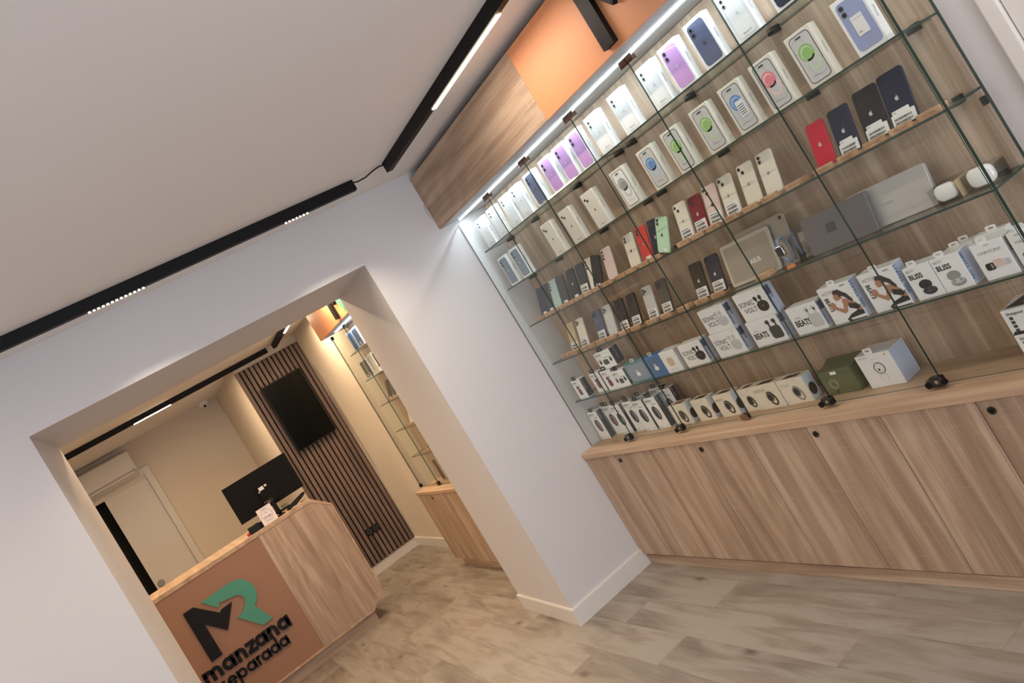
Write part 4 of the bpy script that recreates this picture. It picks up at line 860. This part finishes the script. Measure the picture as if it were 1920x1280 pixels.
m = MB(); m.cyl((.28, .0, .0), .018, .11, 'z', 'matt_black'); m.box(.18, -.06, 0, .38, .08, .010, 'matt_black'); m.build('foot', t)
t = thing('review_sign', 'small white square sign with a circle and stars on the desk', 'sign', (.618, 6.03, 1.053))
X = Matrix.Rotation(math.radians(-8), 4, 'X')
mat('card_pink', (232, 222, 224), .5); MB(X).box(0, 0, 0, .112, .004, .128, 'card_pink').build('card', t)
m = MB(X); m.ring(.056, .066, .041, .0395, -.001, 0, 'ink', 32); m.text('Reseña en', .056, .112, .012, 'dgrey', -.0008, align='c'); m.text('Google', .056, .046, .019, 'ink', -.0008, align='c', bold=.01)
m.text('G', .056, .078, .020, 'dgrey', -.0008, align='c'); m.text('* * * * *', .056, .010, .018, 'ink', -.0008, align='c')
m.build('printed_text', t)
t = thing('pen_holder', 'low black desk tidy beside the white sign', 'desk tidy', (.512, 6.04, 1.053))
m = MB(); m.box(0, 0, 0, .085, .05, .052, 'black'); m.cyl((.095, .02, 0), .013, .045, 'z', 'black'); m.build('body', t, bevel=.004)
m = MB(); m.tube([(.03, .02, .045), (.035, .015, .066)], .003, 'yellow'); m.tube([(.05, .02, .045), (.045, .025, .062)], .003, 'gold'); m.build('pens', t)
m = MB(); m.sphere((0, 0, .012), .014, 'coral', 12, 8); m.box(-.03, -.012, 0, -.012, .008, .006, 'white'); o = m.build('red_eraser'); o.location = (.50, 6.06, 1.053); tag(o, 'small red and white object left of the black desk tidy', 'eraser')
t = thing('barcode_scanner', 'black handheld scanner standing right of the white sign', 'scanner', (.765, 6.08, 1.053))
m = MB(); m.cyl((0, 0, 0), .032, .010, 'z', 'black'); m.tube([(0, 0, .01), (-.004, 0, .05), (-.010, 0, .10), (-.022, -.01, .135)], .015, 'black', 10); m.build('handle', t, smooth=True)
m = MB(); m.loft(rrect(-.062, .118, .006, .148, .012), [(-.03, .003), (-.024, 0), (.02, 0), (.025, .003)], 'black'); m.box(-.045, -.0315, .126, -.020, -.029, .140, 'maroon'); m.build('head', t)
t = thing('card_terminal', 'black sloping card terminal and keyboard at the right of the desk top', 'terminal', (.82, 6.06, 1.053))
m = MB(); m.prism([(0, 0), (.06, 0), (.15, .035), (.17, .05), (.165, .056), (.12, .045), (.02, .018)], 0, .10, 'black'); m.build('body', t, bevel=.003)
m = MB(); m.box(.03, .0, .006 - .006, .10, -.002, .004, 'sticker'); m.tube([(.0, .02, .02), (-.015, .02, .045), (-.03, .02, .055), (.02, .04, .05)], .0025, 'black'); m.build('cable', t)
# back display
t = thing('base_cabinet', 'oak base cabinet of the small display in the back room', 'cabinet', (0, 0, 0))
MB().box(1.658, 4.2015, .075, 1.861, 5.80, .630, 'oak_z').build('body', t)
MB().box(1.640, 5.235, .078, 1.6575, 5.797, .628, 'oak_z').build('door', t)
k = MB(); k.cyl((1.640, 5.50, .597), .0115, -.004, 'x', 'black_gloss', 20); k.build('lock', t)
MB().box(1.640, 4.2015, .078, 1.6575, 5.232, .628, 'oak_z').build('door', t)
MB().box(1.675, 4.2015, 0, 1.861, 5.76, .0745, 'oak_y').build('plinth', t)
o = MB().box(1.632, 4.2015, .631, 1.861, 5.805, .655, 'oak_top').build('countertop', bevel=.001); tag(o, 'oak countertop of the small back room display', 'countertop')
o = MB().box(1.845, 4.2015, .656, 1.861, 5.78, 2.02, 'oak_z').build('back_panel'); tag(o, 'oak back panel of the small back room display', 'panel')
t = thing('fascia', 'orange fascia box of the small back room display', 'fascia', (0, 0, 0))
MB().box(1.650, 4.2015, 2.022, 1.861, 5.862, 2.318, 'header_under').build('carcass', t)
MB().box(1.632, 4.2015, 2.022, 1.6495, 5.862, 2.318, 'orange').build('orange_front', t)
MB().box(1.722, 4.25, 2.012, 1.736, 5.72, 2.0215, 'led_cool').build('light_strip', t)
area('back_display_strip_light', (1.729, 5.0, 2.009), .012, 1.4, 4, COOL, (0, math.radians(-12), 0))
t = thing('wall_logo', 'raised logo on the orange fascia in the back room', 'logo', (1.632, 5.183 - .118 * s_, 2.04 - .484 * s_), RW)
logo(t, Matrix.Translation((0, -.0005, 0)), s_, .022)
for k, (z, nmz) in enumerate(zip(LV, names)):
    t = thing('glass_shelf', '%s glass shelf of the back room display' % nmz, 'shelf', (1.725, 5.71, z), RW, 'glass shelves of the back room display')
    MB().slab(0, 0, -.006, 1.46, .118, 0, 'glass', 'glass_edge', 'z').build('pane', t)
for a, c, lab in ((5.86, 5.44, 'far glass door of the back room display'), (5.437, 4.95, 'middle glass door of the back room display'), (4.947, 4.45, 'near glass door of the back room display')):
    t = thing('glass_door', lab, 'glass door', (1.712, a, .668), RW, 'glass doors of the back room display')
    MB().slab(0, 0, 0, a - c, .006, 1.335, 'glass', 'glass_edge', 'y').build('pane', t)
    m = MB(); m.box(a - c - .03, -.006, -.006, a - c, .012, .016, 'chrome'); m.box(0, -.006, 1.315, .03, .012, 1.343, 'black'); m.box(0, -.006, -.008, .03, .012, .018, 'black'); m.build('clip', t)
o = MB().slab(1.7195, 5.852, .656, 1.861, 5.860, 2.0, 'glass', 'glass_edge', 'y').build('glass_screen'); tag(o, 'glass side pane at the far end of the back room display', 'glass screen')
# products there
def bbox(y, z, wd, ht, dp, label, side, front='white', x=1.740, name='phone_box'):
    t = thing(name, label, 'box', (x, y, z), RW)
    MB().box(0, 0, 0, wd, dp, ht, 'white').build('carton', t, bevel=.001)
    m = MB(); m.box(.008, -.0006, .01, wd - .008, 0, ht - .01, front); m.build('printed_front', t)
    m = MB()
    for k in range(side[1]):
        u0 = .012 + k * (dp - .014) / side[1]; u1 = u0 + (dp - .02) / side[1] - .006
        m.prism(rrect(u0, .014, u1, ht - .012, .006), wd, wd + .0008, side[0], 'yz'); m.prism(rrect(u0 + .005, .018, u1 - .005, .032, .002), wd + .0008, wd + .0014, 'white', 'yz')
    m.build('printed_side', t); return t
def frontpic(t, wd, ht, cols):
    m = MB(); n = len(cols); u = wd / n
    for k, c in enumerate(cols):
        m.prism(rrect(k * u + .008, .012, (k + 1) * u - .008, ht - .012, .010), -.0012, -.0006, c)
        m.prism(rrect(k * u + u * .5 - .012, .018, k * u + u * .5 + .012, .036, .003), -.0018, -.0012, 'white'); m.ring(k * u + u * .42, ht - .03, .008, .005, -.0018, -.0012, 'grey', 14)
    m.build('printed_picture', t)
bbox(5.575, LV[0], .13, .150, .06, 'box with a bright blue front on the top shelf in the back room', ('lgrey', 1), 'bluebox')
t = bbox(5.430, LV[0], .13, .150, .06, 'box with a dark phone picture beside the blue one in the back room', ('lgrey', 1), 'white'); frontpic(t, .13, .150, ['steelblue'])
t = bbox(5.665, LV[1], .19, .150, .05, 'white box with two dark phone pictures in the back room', ('lgrey', 1), 'white'); frontpic(t, .19, .150, ['dgrey', 'dgrey'])
t = bbox(5.400, LV[1], .08, .156, .03, 'narrow white box right of the twin picture one in the back room', ('lgrey', 1), 'offwhite')
for k, (y, c, lab) in enumerate(((5.57, 'g_ink', 'farthest dark leaning phone on the third shelf of the back room'), (5.485, 'g_dgrey', 'middle dark leaning phone on the third shelf of the back room'), (5.40, 'g_ink', 'nearest dark leaning phone on the third shelf of the back room'))):
    phone(y, LV[2], c, lab, x=1.765, cams='none', sticker='small', apple_on=False, group=None); stand(y + .005, LV[2], 'wooden stand under the ' + lab.split()[0] + ' dark phone in the back room', x=1.750)
for y, w1 in ((5.44, 'farther'), (5.355, 'nearer')):
    phone(y, LV[3], 'g_cream', w1 + ' white leaning phone on the fourth shelf of the back room', x=1.765, cams='two', apple_on=False, group=None); stand(y + .005, LV[3], 'wooden stand under the ' + w1 + ' white phone in the back room', x=1.750)
stand(5.53, LV[3], 'empty wooden stand on the fourth shelf of the back room', x=1.750); stand(5.48, LV[4], 'empty wooden stand on the lowest shelf of the back room', x=1.750)
phone(5.39, LV[4], 'g_ink', 'dark leaning phone on the lowest shelf of the back room', x=1.765, cams='none', sticker='small', apple_on=False, group=None); stand(5.395, LV[4], 'wooden stand under the dark phone on the lowest back room shelf', x=1.750)
for k, y in enumerate((5.50, 5.38)):
    t = thing('watch_strap_stand', ('farther' if k == 0 else 'nearer') + ' dark strap on a clear base at the back room counter', 'stand', (1.76, y, .6555), RW)
    m = MB(); m.box(0, 0, 0, .07, .06, .012, 'acrylic'); m.build('base', t)
    m = MB(); m.tube([(.01, .03, .010), (.006, .03, .06), (.002, .032, .12), (-.010, .034, .155), (-.022, .036, .16)], .010, 'ink', 10); m.build('strap', t, smooth=True)
